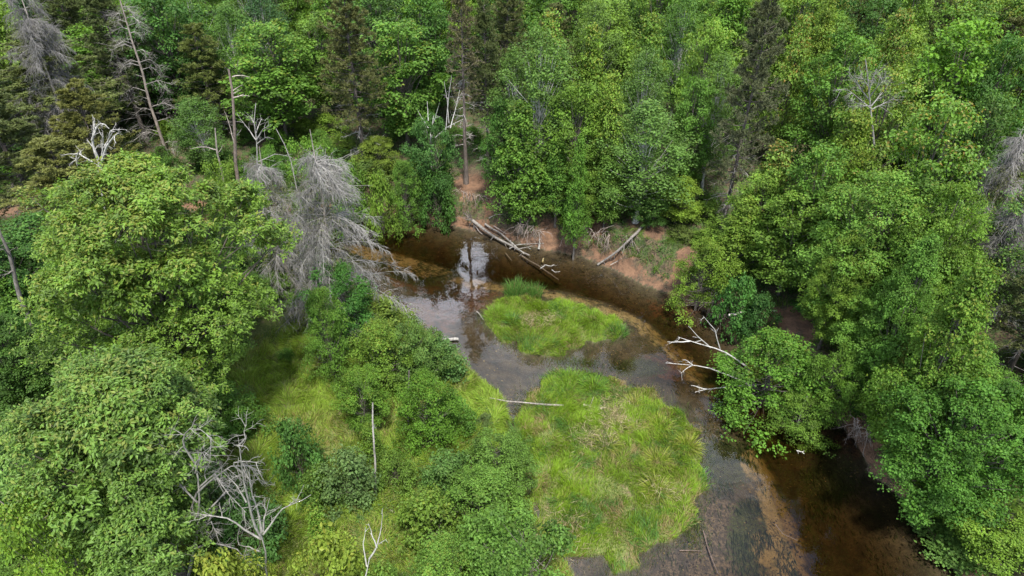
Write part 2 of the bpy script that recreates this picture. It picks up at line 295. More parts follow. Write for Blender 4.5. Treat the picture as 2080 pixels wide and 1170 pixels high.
def leaves(rng, c, d, nr, ln, wd):
    """diamond leaves: c base points, d direction, nr normal"""
    d = nrm(d); s = nrm(np.cross(d, nr)); n = np.cross(s, d); ln = np.asarray(ln).reshape(-1, 1); wd = np.asarray(wd).reshape(-1, 1)
    V = np.stack([c, c+d*ln*.45+s*wd*.5+n*wd*.12, c+d*ln-n*ln*.12, c+d*ln*.45-s*wd*.5+n*wd*.12], 1).reshape(-1, 3)
    return V, np.arange(len(c)*4).reshape(-1, 4)
def prof(shape, t):
    if shape == 'round': return np.sqrt(np.clip(1-np.where(t > .42, (t-.42)/.6, (.42-t)/.5)**2, 0.02, 1))
    if shape == 'oak': return np.sqrt(np.clip(1-np.where(t > .55, (t-.55)/.47, (.55-t)/.75)**2, 0.02, 1))
    if shape == 'oval': return np.clip(np.sin(np.pi*(.12+.86*t))**.7, .1, 1)
    if shape == 'cone': return np.clip((1.04-t)**.8*np.minimum(1, .35+t/.18), .06, 1)
    if shape == 'dome': return np.sqrt(np.clip(1-t**2*.97, .02, 1))
def crown(rng, H, W, base, npad, padr, ncl, nlf, leaf, shape='round', wr=.5, spread=.8, flat=.55, tipb=.25, lean=(0, 0), droop=.15, up=.35, dr_=-.25):
    z0 = H*base; i = np.arange(npad); t = (i+.5)/npad; t = 1-(1-t)**(1.1 if shape == 'oak' else .8 if shape != 'dome' else 1.0); t = np.clip(t + rng.normal(0, .03, npad), .01, .985)
    az = i*2.39996 + rng.normal(0, .5, npad); f = np.where(rng.random(npad) < .22, rng.uniform(.15, .6, npad), rng.uniform(.72, 1., npad))
    ph = rng.uniform(0, 6.28, 4); lob = 1 + .17*np.sin(az*2+ph[0]+t*4) + .13*np.sin(az*3+ph[1]-t*6) + rng.normal(0, .13, npad)
    pr = padr*rng.uniform(.5, 1.5, npad)*(1-.3*t)
    r = np.maximum(W/2*prof(shape, t)*lob - pr*.55, 0)*f
    pc = np.stack([r*np.cos(az)+lean[0]*t, r*np.sin(az)+lean[1]*t, z0+(H-z0)*t-pr*.4*t], 1)
    K = npad*ncl; pi = np.repeat(i, ncl); dr = rng.normal(size=(K, 3)); dr[:, 2] += up; dr = nrm(dr)
    cc = pc[pi] + dr*pr[pi, None]*np.array([1, 1, flat])*rng.uniform(.45, 1.08, (K, 1)); cc[:, 2] -= droop*pr[pi]*(dr[:, 0]**2+dr[:, 1]**2)
    ci = np.repeat(np.arange(K), nlf); T = len(ci); lp = cc[ci] + rng.normal(0, leaf*spread, (T, 3))*np.array([1, 1, .7])
    kp = (rng.random(K) < np.where(rng.random(npad) < .22, .45, 1.)[pi])[ci]; ci = ci[kp]; lp = lp[kp]; T = len(ci)
    outw = dr[ci]; nr = nrm(outw*.7+np.array([0, 0, .9])+rng.normal(0, .45, (T, 3)))
    ld = rng.normal(size=(T, 3)) + outw*.7; ld = ld - (ld*nr).sum(-1, keepdims=True)*nr*.8; ld[:, 2] += dr_
    ls = leaf*rng.uniform(.7, 1.3, T)*rng.uniform(.75, 1.3, npad)[pi[ci]]; V, Q = leaves(rng, lp, ld, nr, ls, ls*wr)
    tint = np.clip(.5 + rng.normal(0, .1, npad)[pi[ci]] + rng.normal(0, .1, K)[ci] + rng.normal(0, .13, T), 0, 1)
    pr_tip = tipb*(.15+.85*ss(.25, .95, t))[pi[ci]]*(.3+.7*ss(-.1, .8, outw[:, 2])); tk = rng.random(K) < .6
    tip = (rng.random(T) < pr_tip*1.6)*tk[ci]*rng.uniform(.4, 1, T)
    return Geo().add(V, Q, tint=tint, tip=tip), pc, t
def limbs(rng, g, trunk, pc, r0, k=5, frac=(.45, .75)):
    """curved limbs from the trunk line to the pads"""
    n = 6; M_ = len(pc); z = trunk[0, :, 2]; zs = np.maximum(pc[:, 2]*rng.uniform(*frac, M_), z[0]+.15*(z[-1]-z[0])); zs = np.minimum(zs, z[-1]*.97)
    st = np.stack([np.interp(zs, z, trunk[0, :, 0]), np.interp(zs, z, trunk[0, :, 1]), zs], 1)
    mid = st*.5+pc*.5; mid[:, 2] -= .12*np.linalg.norm(pc-st, axis=1); mid += rng.normal(0, .12, mid.shape); s = np.linspace(0, 1, n)[None, :, None]
    P = (1-s)**2*st[:, None]+2*s*(1-s)*mid[:, None]+s*s*pc[:, None]
    g.add(*tubes(P, taper(r0*rng.uniform(.6, 1.2, M_), n, .2), k)); return P
def trunkline(rng, H, r0, lean=(0, 0), n=9, wob=.12):
    t = np.linspace(0, 1, n); P = np.stack([lean[0]*t**1.4, lean[1]*t**1.4, H*t-.25*(t == 0)], 1); P[1:, :2] += np.cumsum(rng.normal(0, wob, (n-1, 2)), 0)*.5
    return P[None], taper([r0], n, .12)*(1+.5*np.exp(-t*18))[None]
PROTO = {}
def leafy(kind, seed, H, W, base, **k):
    rng = np.random.default_rng(seed); shape = k.get('shape', 'round'); r0 = k.pop('r0', H*.0125); nst = k.pop('stems', 1); lr = k.pop('lr', r0*.32)
    cg, pc, t = crown(rng, H, W, base, **k); g = Geo(); g.A = {}
    for j in range(nst):
        ln = rng.normal(0, W*.13, 2)*(nst > 1); tp, tr_ = trunkline(rng, H*(.9 if nst == 1 else rng.uniform(.6, .85)), r0*rng.uniform(.7, 1), ln); g.add(*tubes(tp, tr_, 8)); 
        limbs(rng, g, tp, pc[j::nst], lr)
    PROTO[kind] = (H, W, g.mesh(kind+'_trunk', True), cg.mesh(kind+'_crown'))
def pine_proto(kind, seed, H, W, base, nwh=24, dens=1., bare_low=True):
    rng = np.random.default_rng(seed); g = Geo(); tp, tr_ = trunkline(rng, H, H*.012, n=12, wob=.06); g.add(*tubes(tp, tr_, 8))
    zs = np.linspace(H*base, H*.985, nwh); st = []; di = []; ln = []
    for z in zs:
        t = (z-H*base)/(H*(1-base)); r = W/2*(1.03-t)**.62*min(1, .6+t*3)*rng.uniform(.75, 1.1); k = rng.integers(4, 7); a0 = rng.uniform(0, 6.28)
        for j in range(k):
            a = a0+j*6.283/k+rng.normal(0, .25); st.append((np.interp(z, tp[0, :, 2], tp[0, :, 0]), np.interp(z, tp[0, :, 2], tp[0, :, 1]), z+rng.normal(0, .12)))
            di.append((math.cos(a), math.sin(a), rng.uniform(-.25, .12)+.5*t)); ln.append(r*rng.uniform(.55, 1.15)+.25)
    P = grow(rng, st, di, ln, 6, .1, .05); g.add(*tubes(P, taper(np.full(len(P), .035), 6, .25), 4))
    s2, d2, t2, pi = kids(rng, P, 9, .25, 1., .75, .25); l2 = np.array(ln)[pi]*rng.uniform(.14, .34, len(pi))*(1.25-.5*t2); P2 = grow(rng, s2, d2, l2, 4, .15, .06)
    g.add(*tubes(P2, taper(np.full(len(P2), .013), 4, .4), 3))
    # needle tufts along the outer twigs
    k = max(1, int(7*dens)); tt = rng.uniform(.15, 1., (len(P2), k)); f = tt*3; i = np.minimum(f.astype(int), 2); fr = (f-i)[..., None]; r = np.arange(len(P2))[:, None]
    c = (P2[r, i]*(1-fr)+P2[r, i+1]*fr).reshape(-1, 3); tw = np.repeat(nrm(P2[:, -1]-P2[:, 0]), k, 0); nb = 6
    zz_ = (c[:, 2]-H*base)/(H*(1-base)); keep = rng.random(len(c)) < np.clip(.28+zz_*1.3, 0, 1)*(.45+.9*np.repeat(rng.random(len(P2)), k)); c, tw = c[keep], tw[keep]
    cl = rng.normal(0, .12, len(c)); c = np.repeat(c, nb, 0); tw = np.repeat(tw, nb, 0); d = tw*.7+rng.normal(0, .6, tw.shape)+np.array([0, 0, .3]); nr = rng.normal(size=d.shape)+np.array([0, 0, 1.])
    V, Q = leaves(rng, c+rng.normal(0, .03, c.shape), d, nr, .19*rng.uniform(.7, 1.3, len(c)), np.full(len(c), .05))
    cg = Geo().add(V, Q, tint=np.clip(.5+np.repeat(cl, nb)+rng.normal(0, .14, len(c)), 0, 1), tip=(rng.random(len(c)) < .22)*rng.uniform(.3, 1, len(c)))
    # bare lower branches
    nb_ = 26; zb = rng.uniform(H*max(.1, base-.28), H*(base+.12), nb_); a = rng.uniform(0, 6.28, nb_); sb = np.stack([0*zb, 0*zb, zb], 1)
    Pb = grow(rng, sb, np.stack([np.cos(a), np.sin(a), rng.uniform(-.35, .05, nb_)], 1), W*.5*rng.uniform(.2, .75, nb_), 6, .14, -.04); gb = Geo().add(*tubes(Pb, taper(np.full(nb_, .03), 6, .2), 4))
    s3, d3, t3, p3 = kids(rng, Pb, 8, .3, 1, .7); P3 = grow(rng, s3, d3, rng.uniform(.2, .7, len(s3)), 4, .25, -.05); gb.add(*tubes(P3, taper(np.full(len(P3), .012), 4, .4), 3))
    PROTO[kind] = (H, W, g.mesh(kind+'_trunk', True), cg.mesh(kind+'_crown'), gb.mesh(kind+'_bare'))
for i in range(4):
    leafy('maple%d' % i, 20+i, 13, 6.6, .22, npad=95, padr=1.0, ncl=19, nlf=9, leaf=.21, shape='round', spread=.9, flat=.5, wr=.72)
for i in range(3):
    leafy('ash%d' % i, 40+i, 13, 6.2, .2, npad=80, padr=1.15, ncl=20, nlf=9, leaf=.2, shape='cone', spread=.9, flat=.6, wr=.68, tipb=.4)
for i in range(3):
    leafy('birch%d' % i, 60+i, 14, 5.4, .2, npad=110, padr=.8, ncl=26, nlf=7, leaf=.135, shape='oval', spread=1.3, flat=.8, tipb=.15, lr=.03, wr=.75)
for i in range(3): pine_proto('pine%d' % i, 80+i, 15, 5.2, (.30, .36, .26)[i], 24, 1.2)
pine_proto('thin_pine', 90, 16, 3.4, .5, 16, .5)
for i in range(4):
    leafy('shrub%d' % i, 100+i, 2.6, 3.2, .05, npad=34, padr=.55, ncl=16, nlf=9, leaf=.125, shape='dome', spread=.9, stems=5, r0=.035, lr=.014, flat=.7, wr=.66)
for i in range(2):
    leafy('sapling%d' % i, 110+i, 4.5, 2.0, .15, npad=34, padr=.42, ncl=13, nlf=8, leaf=.13, shape='cone', spread=1., stems=1, r0=.045, lr=.014, tipb=.5, wr=.66)
leafy('alder0', 120, 6, 5.2, .18, npad=80, padr=.62, ncl=24, nlf=9, leaf=.12, shape='round', spread=1., stems=3, r0=.09, lr=.028, wr=.7)
leafy('alder1', 121, 6, 5.2, .1, npad=80, padr=.66, ncl=24, nlf=9, leaf=.12, shape='dome', spread=1., stems=4, r0=.08, lr=.028, wr=.7)
for i in (8, 9): leafy('maple%d' % i, 20+i, 12, 7, .22, npad=135, padr=.95, ncl=30, nlf=13, leaf=.135, shape='round', spread=1.05, flat=.6, wr=.72)
leafy('ash8', 44, 12, 6.4, .18, npad=115, padr=1.0, ncl=30, nlf=13, leaf=.13, shape='cone', spread=1.05, flat=.65, wr=.68, tipb=.4)
PLACED = []
BARKC = {'maple': (.12, .10, .085, 1), 'ash': (.13, .115, .10, 1), 'birch': (.52, .50, .46, 1), 'pine': (.10, .082, .07, 1), 'thin': (.13, .105, .09, 1), 'shrub': (.10, .085, .065, 1), 'sapling': (.13, .10, .08, 1), 'alder': (.11, .095, .08, 1)}
NAMES = {'maple': 'maple_tree', 'ash': 'young_tree', 'birch': 'birch_tree', 'pine': 'pine_tree', 'thin': 'pine_tree', 'shrub': 'shrub', 'sapling': 'sapling', 'alder': 'alder_bush'}
CATS = {'maple': 'tree', 'ash': 'tree', 'birch': 'tree', 'pine': 'pine tree', 'thin': 'pine tree', 'shrub': 'shrub', 'sapling': 'sapling', 'alder': 'bush'}
prng = np.random.default_rng(7)
import re
def stand(kind, x, y, H, W, col, tip, label, group=None, z=None, tilt=(0, 0), rz=None, red=False):
    pr = PROTO[kind]; base = re.sub(r'\d|_.*', '', kind); z = gz(x, y) if z is None else z; s = (W/pr[1], W/pr[1], H/pr[0])
    t = thing(NAMES[base], label, CATS[base], (x, y, z-.03), prng.uniform(0, 6.28) if rz is None else rz, group, s, tilt)
    obj('trunk', pr[2], M_BARK, t, BARKC[base])
    mat = M_NEEDLE if base in ('pine', 'thin') else M_LEAF
    jt = np.random.default_rng(int(abs(x*131+y*977)*10)).uniform(.9, 1.12, 4); col = (col[0]*jt[0]*jt[3]**.5, col[1]*jt[3]**.5, col[2]*jt[1]*jt[3]**.5)
    c = obj('crown', pr[3], mat, t, (*col, tip))
    if red: c.material_slots[0].link = 'OBJECT'; c.material_slots[0].material = M_RED
    if len(pr) > 4: obj('bare_branch', pr[4], M_DEAD, t, (.30, .28, .26, 1))
    PLACED.append((x, y, W/2, H)); return t
def locate(u, tv, b):
    """crown-top pixel plus the base row (>120) or the distance in metres -> x, y, height"""
    Y = float(b)
    for _ in range(3):
        zt = CAMZ - Y*math.tan(depression(tv)); x = (u-1040)/F*(Y*cp+(CAMZ-zt)*sp); g_ = gz(x, Y)
        if b > 120: Y = (CAMZ-g_)/math.tan(depression(b))
        else: break
    zt = CAMZ - Y*math.tan(depression(tv)); x = (u-1040)/F*(Y*cp+(CAMZ-zt)*sp); return x, Y, max(zt-gz(x, Y), .5), (Y*cp+(CAMZ-zt)*sp)
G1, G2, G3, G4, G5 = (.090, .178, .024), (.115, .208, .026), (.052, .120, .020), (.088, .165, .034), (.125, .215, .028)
OL, OL2, OG = (.085, .100, .030), (.110, .128, .032), (.10, .105, .05)
# ------------------------------------------------------------------ trees and bushes one can tell apart
# kind, crown-top pixel, base row or distance, crown width in px, colour, young-leaf share, label
TREES = [
 ('pine0', 60, 70, 58, 270, OL2, .3, 'broad olive pine with layered boughs at the far upper edge beside the grey dead spruce'),
 ('pine1', 140, 175, 52, 180, OL2, .3, 'lower olive pine standing just in front of the broad olive pine'),
 ('pine2', -30, 190, 50, 260, OL, .2, 'dark olive pine cut by the picture edge below the grey dead spruce'),
 ('pine0', 95, 285, 46, 230, OL2, .25, 'olive pine right behind the big oak with twiggy bare lower boughs'),
 ('pine1', 195, -30, 64, 140, OL, .1, 'olive pine filling the gap left of the leaning bare pine'),
 ('pine2', 110, -40, 70, 150, OL, .1, 'dull olive pine top beyond the grey dead spruce'),
 ('maple0', 165, 48, 67, 150, G1, .1, 'round dark green maple between the olive pines and the leaning bare pine'),
 ('maple1', 300, -40, 66, 160, G3, .1, 'dark green maple behind the top of the leaning bare pine'),
 ('birch0', 370, -40, 70, 120, G4, .1, 'tall pale birch with bare twigs showing behind the ragged pine'),
 ('pine2', 390, 55, 64, 125, OL2, .2, 'ragged olive pine with grey dead boughs next to the leaning bare pine'),
 ('birch1', 385, 195, 58, 110, G4, .1, 'small fine-leaved birch in front of the ragged pine'),
 ('maple2', 535, 42, 58, 190, G1, .5, 'large rounded maple with yellow-tipped top behind the upright snag'),
 ('birch2', 455, 5, 68, 110, G4, .1, 'slim green birch rising behind the large rounded maple'),
 ('maple3', 632, 22, 63, 120, G1, .2, 'narrow green maple squeezed between the large rounded maple and the tall brown pine'),
 ('pine0', 695, -15, 345, 150, OL, .25, 'tall brownish pine with straight visible trunk on the far bank'),
 ('maple0', 805, 38, 57, 175, G1, .45, 'full bright maple just past the tall brownish pine'),
 ('maple1', 745, -30, 70, 130, G3, .1, 'dark maple top behind the tall brownish pine'),
 ('maple2', 860, -20, 68, 130, G3, .1, 'shaded maple beyond the full bright maple'),
 ('alder0', 866, 225, 392, 112, (0.058, 0.138, 0.028), .1, 'dense green birch clump with dead white stems poking out of its top'),
 ('thin_pine', 930, -20, 372, 80, OG, .1, 'thin pine with a long bare trunk above the red sand scar'),
 ('pine1', 985, 10, 352, 95, OL, .15, 'slender olive pine beside the thin bare-trunked pine'),
 ('birch0', 1100, 55, 53, 165, G4, .1, 'big pale birch with white forks showing through its crown'),
 ('birch2', 1045, 90, 56, 100, G4, .05, 'smaller pale birch touching the slender olive pine'),
 ('ash0', 1060, 205, 428, 140, G1, .2, 'dark green bank tree with a broken white stub, above the driftwood pile'),
 ('ash1', 1015, 190, 52, 80, G3, .1, 'dark narrow young tree wedged beside the slender olive pine'),
 ('ash2', 1120, 15, 62, 115, G5, .6, 'pointed maple with reddish yellow top behind the big pale birch', 1),
 ('ash0', 1205, 48, 57, 120, G5, .6, 'yellow-tipped pointed maple right of the big pale birch'),
 ('birch1', 1215, -10, 66, 95, G4, .1, 'grey-green aspen top behind the yellow-tipped pointed maple'),
 ('ash1', 1325, 15, 60, 120, G2, .5, 'lime green maple with spiky upright shoots'),
 ('birch0', 1395, -15, 68, 110, G4, .1, 'grey-green aspen beyond the spiky lime maple'),
 ('ash2', 1245, 140, 50, 110, G2, .5, 'bright yellow-green slim maple over the middle of the far bank'),
 ('maple3', 1175, 160, 51, 130, G1, .1, 'mid-green maple between the big pale birch and the slim yellow-green maple'),
 ('birch2', 1320, 205, 452, 185, (0.098, 0.175, 0.033), .2, 'wide pale-green bank tree with drooping layered foliage above the leaning log'),
 ('birch1', 1320, 90, 54, 110, G4, .1, 'birch with a pale stem showing, above the wide layered bank tree'),
 ('maple0', 1385, 360, 455, 95, G5, .3, 'small round light-green tree at the head of the leaning log'),
 ('alder0', 1175, 355, 442, 100, G2, .3, 'low yellow-green bush tree with a broken grey stem lying in it'),
 ('maple1', 1452, 32, 58, 105, G5, .4, 'round maple with pale yellowish cap next to the big half-dead pine'),
 ('birch0', 1475, 108, 53, 120, G4, .1, 'fine grey-green birch standing in front of the pale-capped round maple'),
 ('maple2', 1420, 150, 52, 100, G1, .1, 'deep green maple behind the fine grey-green birch'),
 ('pine2', 1563, -5, 47, 145, OG, .05, 'big half-dead brown pine leaning over the green maples'),
 ('ash2', 1640, 22, 58, 100, G2, .7, 'maple with salmon-tipped shoots just past the half-dead pine', 1),
 ('maple3', 1740, 48, 54, 160, G1, .2, 'two-humped green maple behind the dead grey treetop'),
 ('ash0', 1690, -10, 62, 100, G5, .4, 'pale shoot-topped maple behind the two-humped maple'),
 ('ash1', 1845, 5, 58, 105, G2, .6, 'yellow maple with upright shoots at the top edge, next to the layered maple', 1),
 ('maple0', 1985, 30, 50, 200, (0.091, 0.188, 0.019), .2, 'layered broad maple with spreading shelves of leaves near the top corner'),
 ('maple1', 2070, 60, 48, 130, G3, .1, 'dark maple cut by the picture edge behind the layered broad maple'),
 ('ash2', 1765, 110, 50, 100, G5, .5, 'pale green maple in which the dead grey treetop stands', 1),
 ('maple2', 1835, 130, 46, 140, G2, .5, 'yellow-green maple with red shoots between the dead grey treetop and the layered maple', 1),
 ('maple3', 1905, 105, 52, 110, G1, .1, 'green maple hidden up to its head behind the layered broad maple'),
 ('ash1', 1755, 215, 42, 135, G2, .5, 'brightest lime maple with a feathery top under the dead grey treetop'),
 ('maple0', 1945, 190, 38, 185, G2, .6, 'large sunny maple with red-tipped shoots near the picture edge', 1),
 ('maple1', 2040, 180, 44, 130, G3, .1, 'deep green maple cut by the edge behind the large red-tipped maple'),
 ('ash0', 1590, 285, 43, 140, G2, .6, 'yellow-green maple with orange shoots below the half-dead pine', 1),
 ('maple2', 1690, 290, 40, 150, G1, .3, 'mid-green maple in the middle of the slope above the red sand bank'),
 ('maple3', 1560, 340, 42, 120, G5, .3, 'soft green maple crowding the orange-shooted maple'),
 ('maple0', 1840, 350, 34, 250, G2, .35, 'widest light maple whose crown spills down the slope'),
 ('maple1', 1960, 370, 32, 170, (0.104, 0.194, 0.024), .2, 'pale maple by the grey dead boughs at the picture edge'),
 ('maple2', 1640, 385, 39, 160, G1, .2, 'dense green maple low on the slope, above the dark drooping bush'),
 ('maple3', 1740, 480, 33, 130, G2, .3, 'light tiered maple standing behind the yellow leaning sapling'),
 ('ash0', 1520, 400, 41, 120, G5, .3, 'young green tree on the slope above the eroded bank'),
 ('alder1', 1440, 485, 575, 115, G2, .3, 'yellow-green bush on the lip of the far bank beyond the leaning log'),
 ('shrub0', 1515, 560, 632, 95, (.06, .145, .026), .1, 'dark green bush drooping over the undercut bank'),
 ('shrub1', 1555, 595, 655, 70, (0.046, 0.119, 0.028), .1, 'small dark bush right beside the drooping dark green bush'),
 ('maple1', 1830, 570, 30, 150, G1, .1, 'mid-green maple in shade under the light tiered maple'),
 ('ash1', 1900, 470, 29, 160, G1, .1, 'tall green maple in front of the pale maple near the edge'),
 ('ash2', 2010, 530, 25, 230, (0.091, 0.188, 0.021), .4, 'tall maple filling the picture edge above the stream-side shade', 0),
 ('ash0', 1885, 665, 27.5, 140, G2, .6, 'young maple with yellow and orange shoots over the river bend', 1),
 ('maple2', 1880, 825, 25.5, 150, (0.091, 0.200, 0.017), .3, 'bright green maple reaching out over the dark water'),
 ('maple3', 1935, 935, 23.0, 160, (0.098, 0.206, 0.017), .3, 'vivid green low maple dipping to the water just downstream of the bright reaching maple'),
 ('maple0', 2020, 780, 22, 260, (0.065, 0.150, 0.019), .1, 'darker large maple at the picture edge behind the vivid low maple'),
 ('maple1', 1990, 690, 26, 170, G1, .1, 'mid-green maple between the orange-shooted young maple and the edge'),
 ('shrub2', 1950, 1085, 20.3, 170, (0.078, 0.150, 0.033), .1, 'fine grey-green shrub at the lower corner beside the river'),
 ('alder0', 2060, 1040, 19.5, 190, G2, .2, 'yellowish leafy bush in the lower corner'),
 ('alder1', 1588, 683, 832, 222, (.085, .175, .022), .2, 'rounded leafy bush overhanging the river with dead white limbs beside it'),
 ('alder0', 1722, 712, 840, 115, G1, .1, 'smaller green bush joined to the overhanging river bush'),
 ('alder1', 1640, 800, 868, 130, G1, .1, 'lowest green bush brushing the water under the overhanging river bush'),
 # near bank
 ('alder0', 672, 535, 700, 140, (0.052, 0.138, 0.021), .1, 'compact dark green tree beside the dead grey spruce at the near bank'),
 ('alder1', 645, 585, 775, 110, G1, .2, 'leafy tree on a crooked grey trunk standing in the meadow'),
 ('shrub3', 775, 610, 680, 130, (0.104, 0.175, 0.028), .3, 'light green bush at the near water edge by the reddish shallows'),
 ('alder1', 770, 655, 790, 140, (0.111, 0.200, 0.024), .4, 'tall feathery bush in the middle of the near-bank thicket'),
 ('alder0', 832, 650, 790, 130, (0.085, 0.163, 0.033), .2, 'grey-green bush between the feathery bush and the channel'),
 ('shrub2', 890, 690, 760, 110, (0.078, 0.150, 0.033), .1, 'rounded grey-green bush bordering the river opposite the small island'),
 ('alder0', 725, 745, 870, 110, (0.098, 0.194, 0.021), .3, 'bright bush around the thin birch pole'),
 ('alder1', 865, 755, 905, 130, (0.078, 0.175, 0.019), .2, 'fresh green bush around the dark slender pole'),
 ('shrub0', 915, 800, 880, 90, (0.065, 0.150, 0.019), .1, 'small bush between the fresh green bush and the marsh grass'),
 ('shrub1', 583, 850, 985, 105, (0.065, 0.144, 0.028), .1, 'upright dense shrub standing alone in the grassy clearing'),
 ('shrub2', 700, 920, 1020, 130, (0.098, 0.156, 0.043), .1, 'dusty grey-green shrub left of the spotted snag'),
 ('shrub3', 640, 945, 1025, 90, (0.091, 0.163, 0.028), .2, 'loose shrub touching the dusty shrub in the clearing'),
 ('shrub0', 795, 920, 985, 75, (0.091, 0.175, 0.028), .2, 'small shrub just past the foot of the spotted snag'),
 ('sapling0', 745, 860, 940, 55, (0.104, 0.188, 0.024), .2, 'thin leafy sapling in front of the spotted snag'),
 ('alder0', 1015, 890, 1015, 145, (0.091, 0.181, 0.028), .1, 'leafy alder bush leaning over the narrow channel'),
 ('shrub1', 905, 925, 1010, 120, (0.085, 0.156, 0.033), .1, 'sparse low bush behind the channel alder'),
 ('alder1', 975, 960, 1085, 190, (0.098, 0.188, 0.027), .1, 'wide alder bush at the bend of the narrow channel'),
 ('shrub2', 1050, 895, 960, 60, (0.091, 0.175, 0.028), .1, 'small bush hanging into the narrow channel'),
 ('shrub3', 865, 1000, 1100, 150, (0.111, 0.181, 0.028), .3, 'yellowish feathery shrub behind the bottom thicket'),
 ('alder0', 1040, 1070, 16.3, 260, (0.085, 0.169, 0.027), .1, 'broad alder thicket at the bottom edge beside the muddy shallows'),
 ('alder1', 900, 1105, 16, 190, (0.111, 0.200, 0.027), .3, 'light green bush at the bottom edge next to the broad alder thicket'),
 ('sapling1', 635, 1030, 1130, 60, (0.130, 0.237, 0.028), .5, 'bright upright sapling beside the white dead birch'),
 ('shrub0', 655, 1090, 16, 180, (0.156, 0.213, 0.028), .5, 'yellow-green bush in front of the forked grey branch'),
 ('shrub2', 430, 1135, 15, 170, (0.156, 0.213, 0.033), .5, 'yellow-green willow bush at the foot of the lichen-grey tree'),
 ('shrub1', 770, 1150, 15.3, 130, (0.117, 0.188, 0.028), .3, 'small pale bush at the bottom edge by the forked grey branch'),
 ('shrub3', 395, 940, 1050, 150, (0.078, 0.138, 0.038), .1, 'grey-green brush under the lichen-grey dead tree'),
 ('shrub0', 480, 1010, 1110, 130, (0.065, 0.138, 0.028), .1, 'low green brush behind the white dead birch'),
 ('alder1', 25, 1000, 15, 220, (0.130, 0.225, 0.024), .4, 'bright yellowish bush in the lower corner below the big oaks'),
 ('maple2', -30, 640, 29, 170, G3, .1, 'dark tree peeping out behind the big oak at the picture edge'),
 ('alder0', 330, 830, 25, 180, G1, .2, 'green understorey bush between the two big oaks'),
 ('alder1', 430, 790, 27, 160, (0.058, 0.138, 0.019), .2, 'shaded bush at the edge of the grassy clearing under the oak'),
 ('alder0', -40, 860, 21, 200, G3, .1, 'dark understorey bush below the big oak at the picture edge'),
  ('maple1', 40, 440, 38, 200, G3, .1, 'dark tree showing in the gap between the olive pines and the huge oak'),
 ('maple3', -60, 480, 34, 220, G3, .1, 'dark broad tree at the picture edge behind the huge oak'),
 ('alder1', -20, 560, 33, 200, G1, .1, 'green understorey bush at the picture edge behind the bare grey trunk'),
 # far bank brush
 ('alder0', 620, 270, 48, 140, G2, .2, 'yellow-green bush behind the dead grey spruces'),
 ('alder1', 545, 300, 47, 110, G1, .1, 'green brush between the upright snag and the grey spruce'),
 ('alder0', 440, 315, 47, 110, G5, .2, 'fresh bush by the broken stump on the far bank'),
 ('alder1', 760, 280, 52, 110, (0.111, 0.181, 0.024), .2, 'light bush behind the trunk of the tall brownish pine'),
 ('shrub1', 765, 345, 425, 70, G5, .2, 'small bright shrub low on the far bank beside the dead spruce'),
 ('alder1', 815, 325, 415, 75, G1, .1, 'bush near the water edge under the clump with white stems'),
 ('shrub2', 705, 330, 400, 80, G1, .1, 'low bush at the foot of the tall brownish pine'),
 ('shrub0', 880, 345, 415, 70, G3, .1, 'dark bush beside the red sand scar'),
 ('ash1', 1135, 280, 440, 90, G1, .1, 'slim dark tree on the bank between the stub tree and the yellow-green bush tree'),
 ('ash0', 1240, 300, 450, 90, G1, .2, 'narrow green tree standing over the bare red bank'),
 ('alder0', 1325, 395, 462, 70, G3, .1, 'dark bush at the root of the leaning log'),
 ('ash2', 1180, 270, 47, 70, G1, .2, 'pointed young tree behind the yellow-green bush tree'),
 ('alder0', 270, 300, 41, 130, G1, .2, 'green brush behind the twisted silver tree'),
 ('shrub3', 1830, 740, 820, 110, G3, .1, 'low shaded shrub behind the red sand slope'),
 ('shrub1', 1690, 600, 36, 110, G3, .1, 'low dark shrub under the light tiered maple'),
]
for r in TREES:
    kind, u, tv, b, wp, col, tip, lab = r[:8]; red = len(r) > 8 and r[8]
    if b < 35 and kind[:5] == 'maple': kind = 'maple8' if kind in ('maple0', 'maple2') else 'maple9'
    if b < 35 and kind[:3] == 'ash': kind = 'ash8'
    if 50 < b < 66 and 400 < u < 1010: b = min(b+6, 70)
    x, y, H, dp = locate(u, tv, b); W = wp*dp/F*1.12
    stand(kind, x, y, H, W, col, tip, lab, red=bool(red))
# yellow leaning sapling on the sand slope
x, y, H, dp = locate(1655, 640, 745); stand('sapling0', x, y, 4.2, 1.5, (.16, .24, .035), .6, 'thin yellow-green sapling leaning over the red sand slope', tilt=(0, -.85), rz=0)
# ------------------------------------------------------------------ the rest of the forest, and brush along the bank
frng = np.random.default_rng(11)
pts = np.array([[p[0], p[1]] for p in PLACED]); rad = np.array([min(p[2], 3.0) for p in PLACED])
cand = np.column_stack([frng.uniform(-92, 92, 14000), frng.uniform(22, 104, 14000)])
cand = cand[np.abs(cand[:, 0]) < cand[:, 1]*.86+9]; _, cd, _, co = terrain(cand); cand = cand[(cd > 5.5) & co]; cdd = cd[(cd > 5.5) & co]
taken = [(a, b, r, h) for (a, b), r, h in zip(pts, rad, [p[3] for p in PLACED]) if h > 4.5]
GRP = {'maple': 'leafy maples of the far forest', 'ash': 'young pointed trees of the far forest', 'birch': 'birches of the far forest', 'pine': 'pines of the far forest'}
LAB = {'maple': 'rounded green maple crowded into the forest beyond the river', 'ash': 'pointed young maple crowded into the forest beyond the river', 'birch': 'fine-leaved pale birch crowded into the forest beyond the river', 'pine': 'olive pine crowded into the forest beyond the river'}
STOP = set('with behind beside between in at near that by standing cut over above beyond under on next just right rising squeezed filling showing reaching dipping peeping crowding hidden touching wedged leaning drooping growing carrying whose low to around bordering overhanging left brushing joined hanging touching falling crowded under past bristling saddled resting'.split())
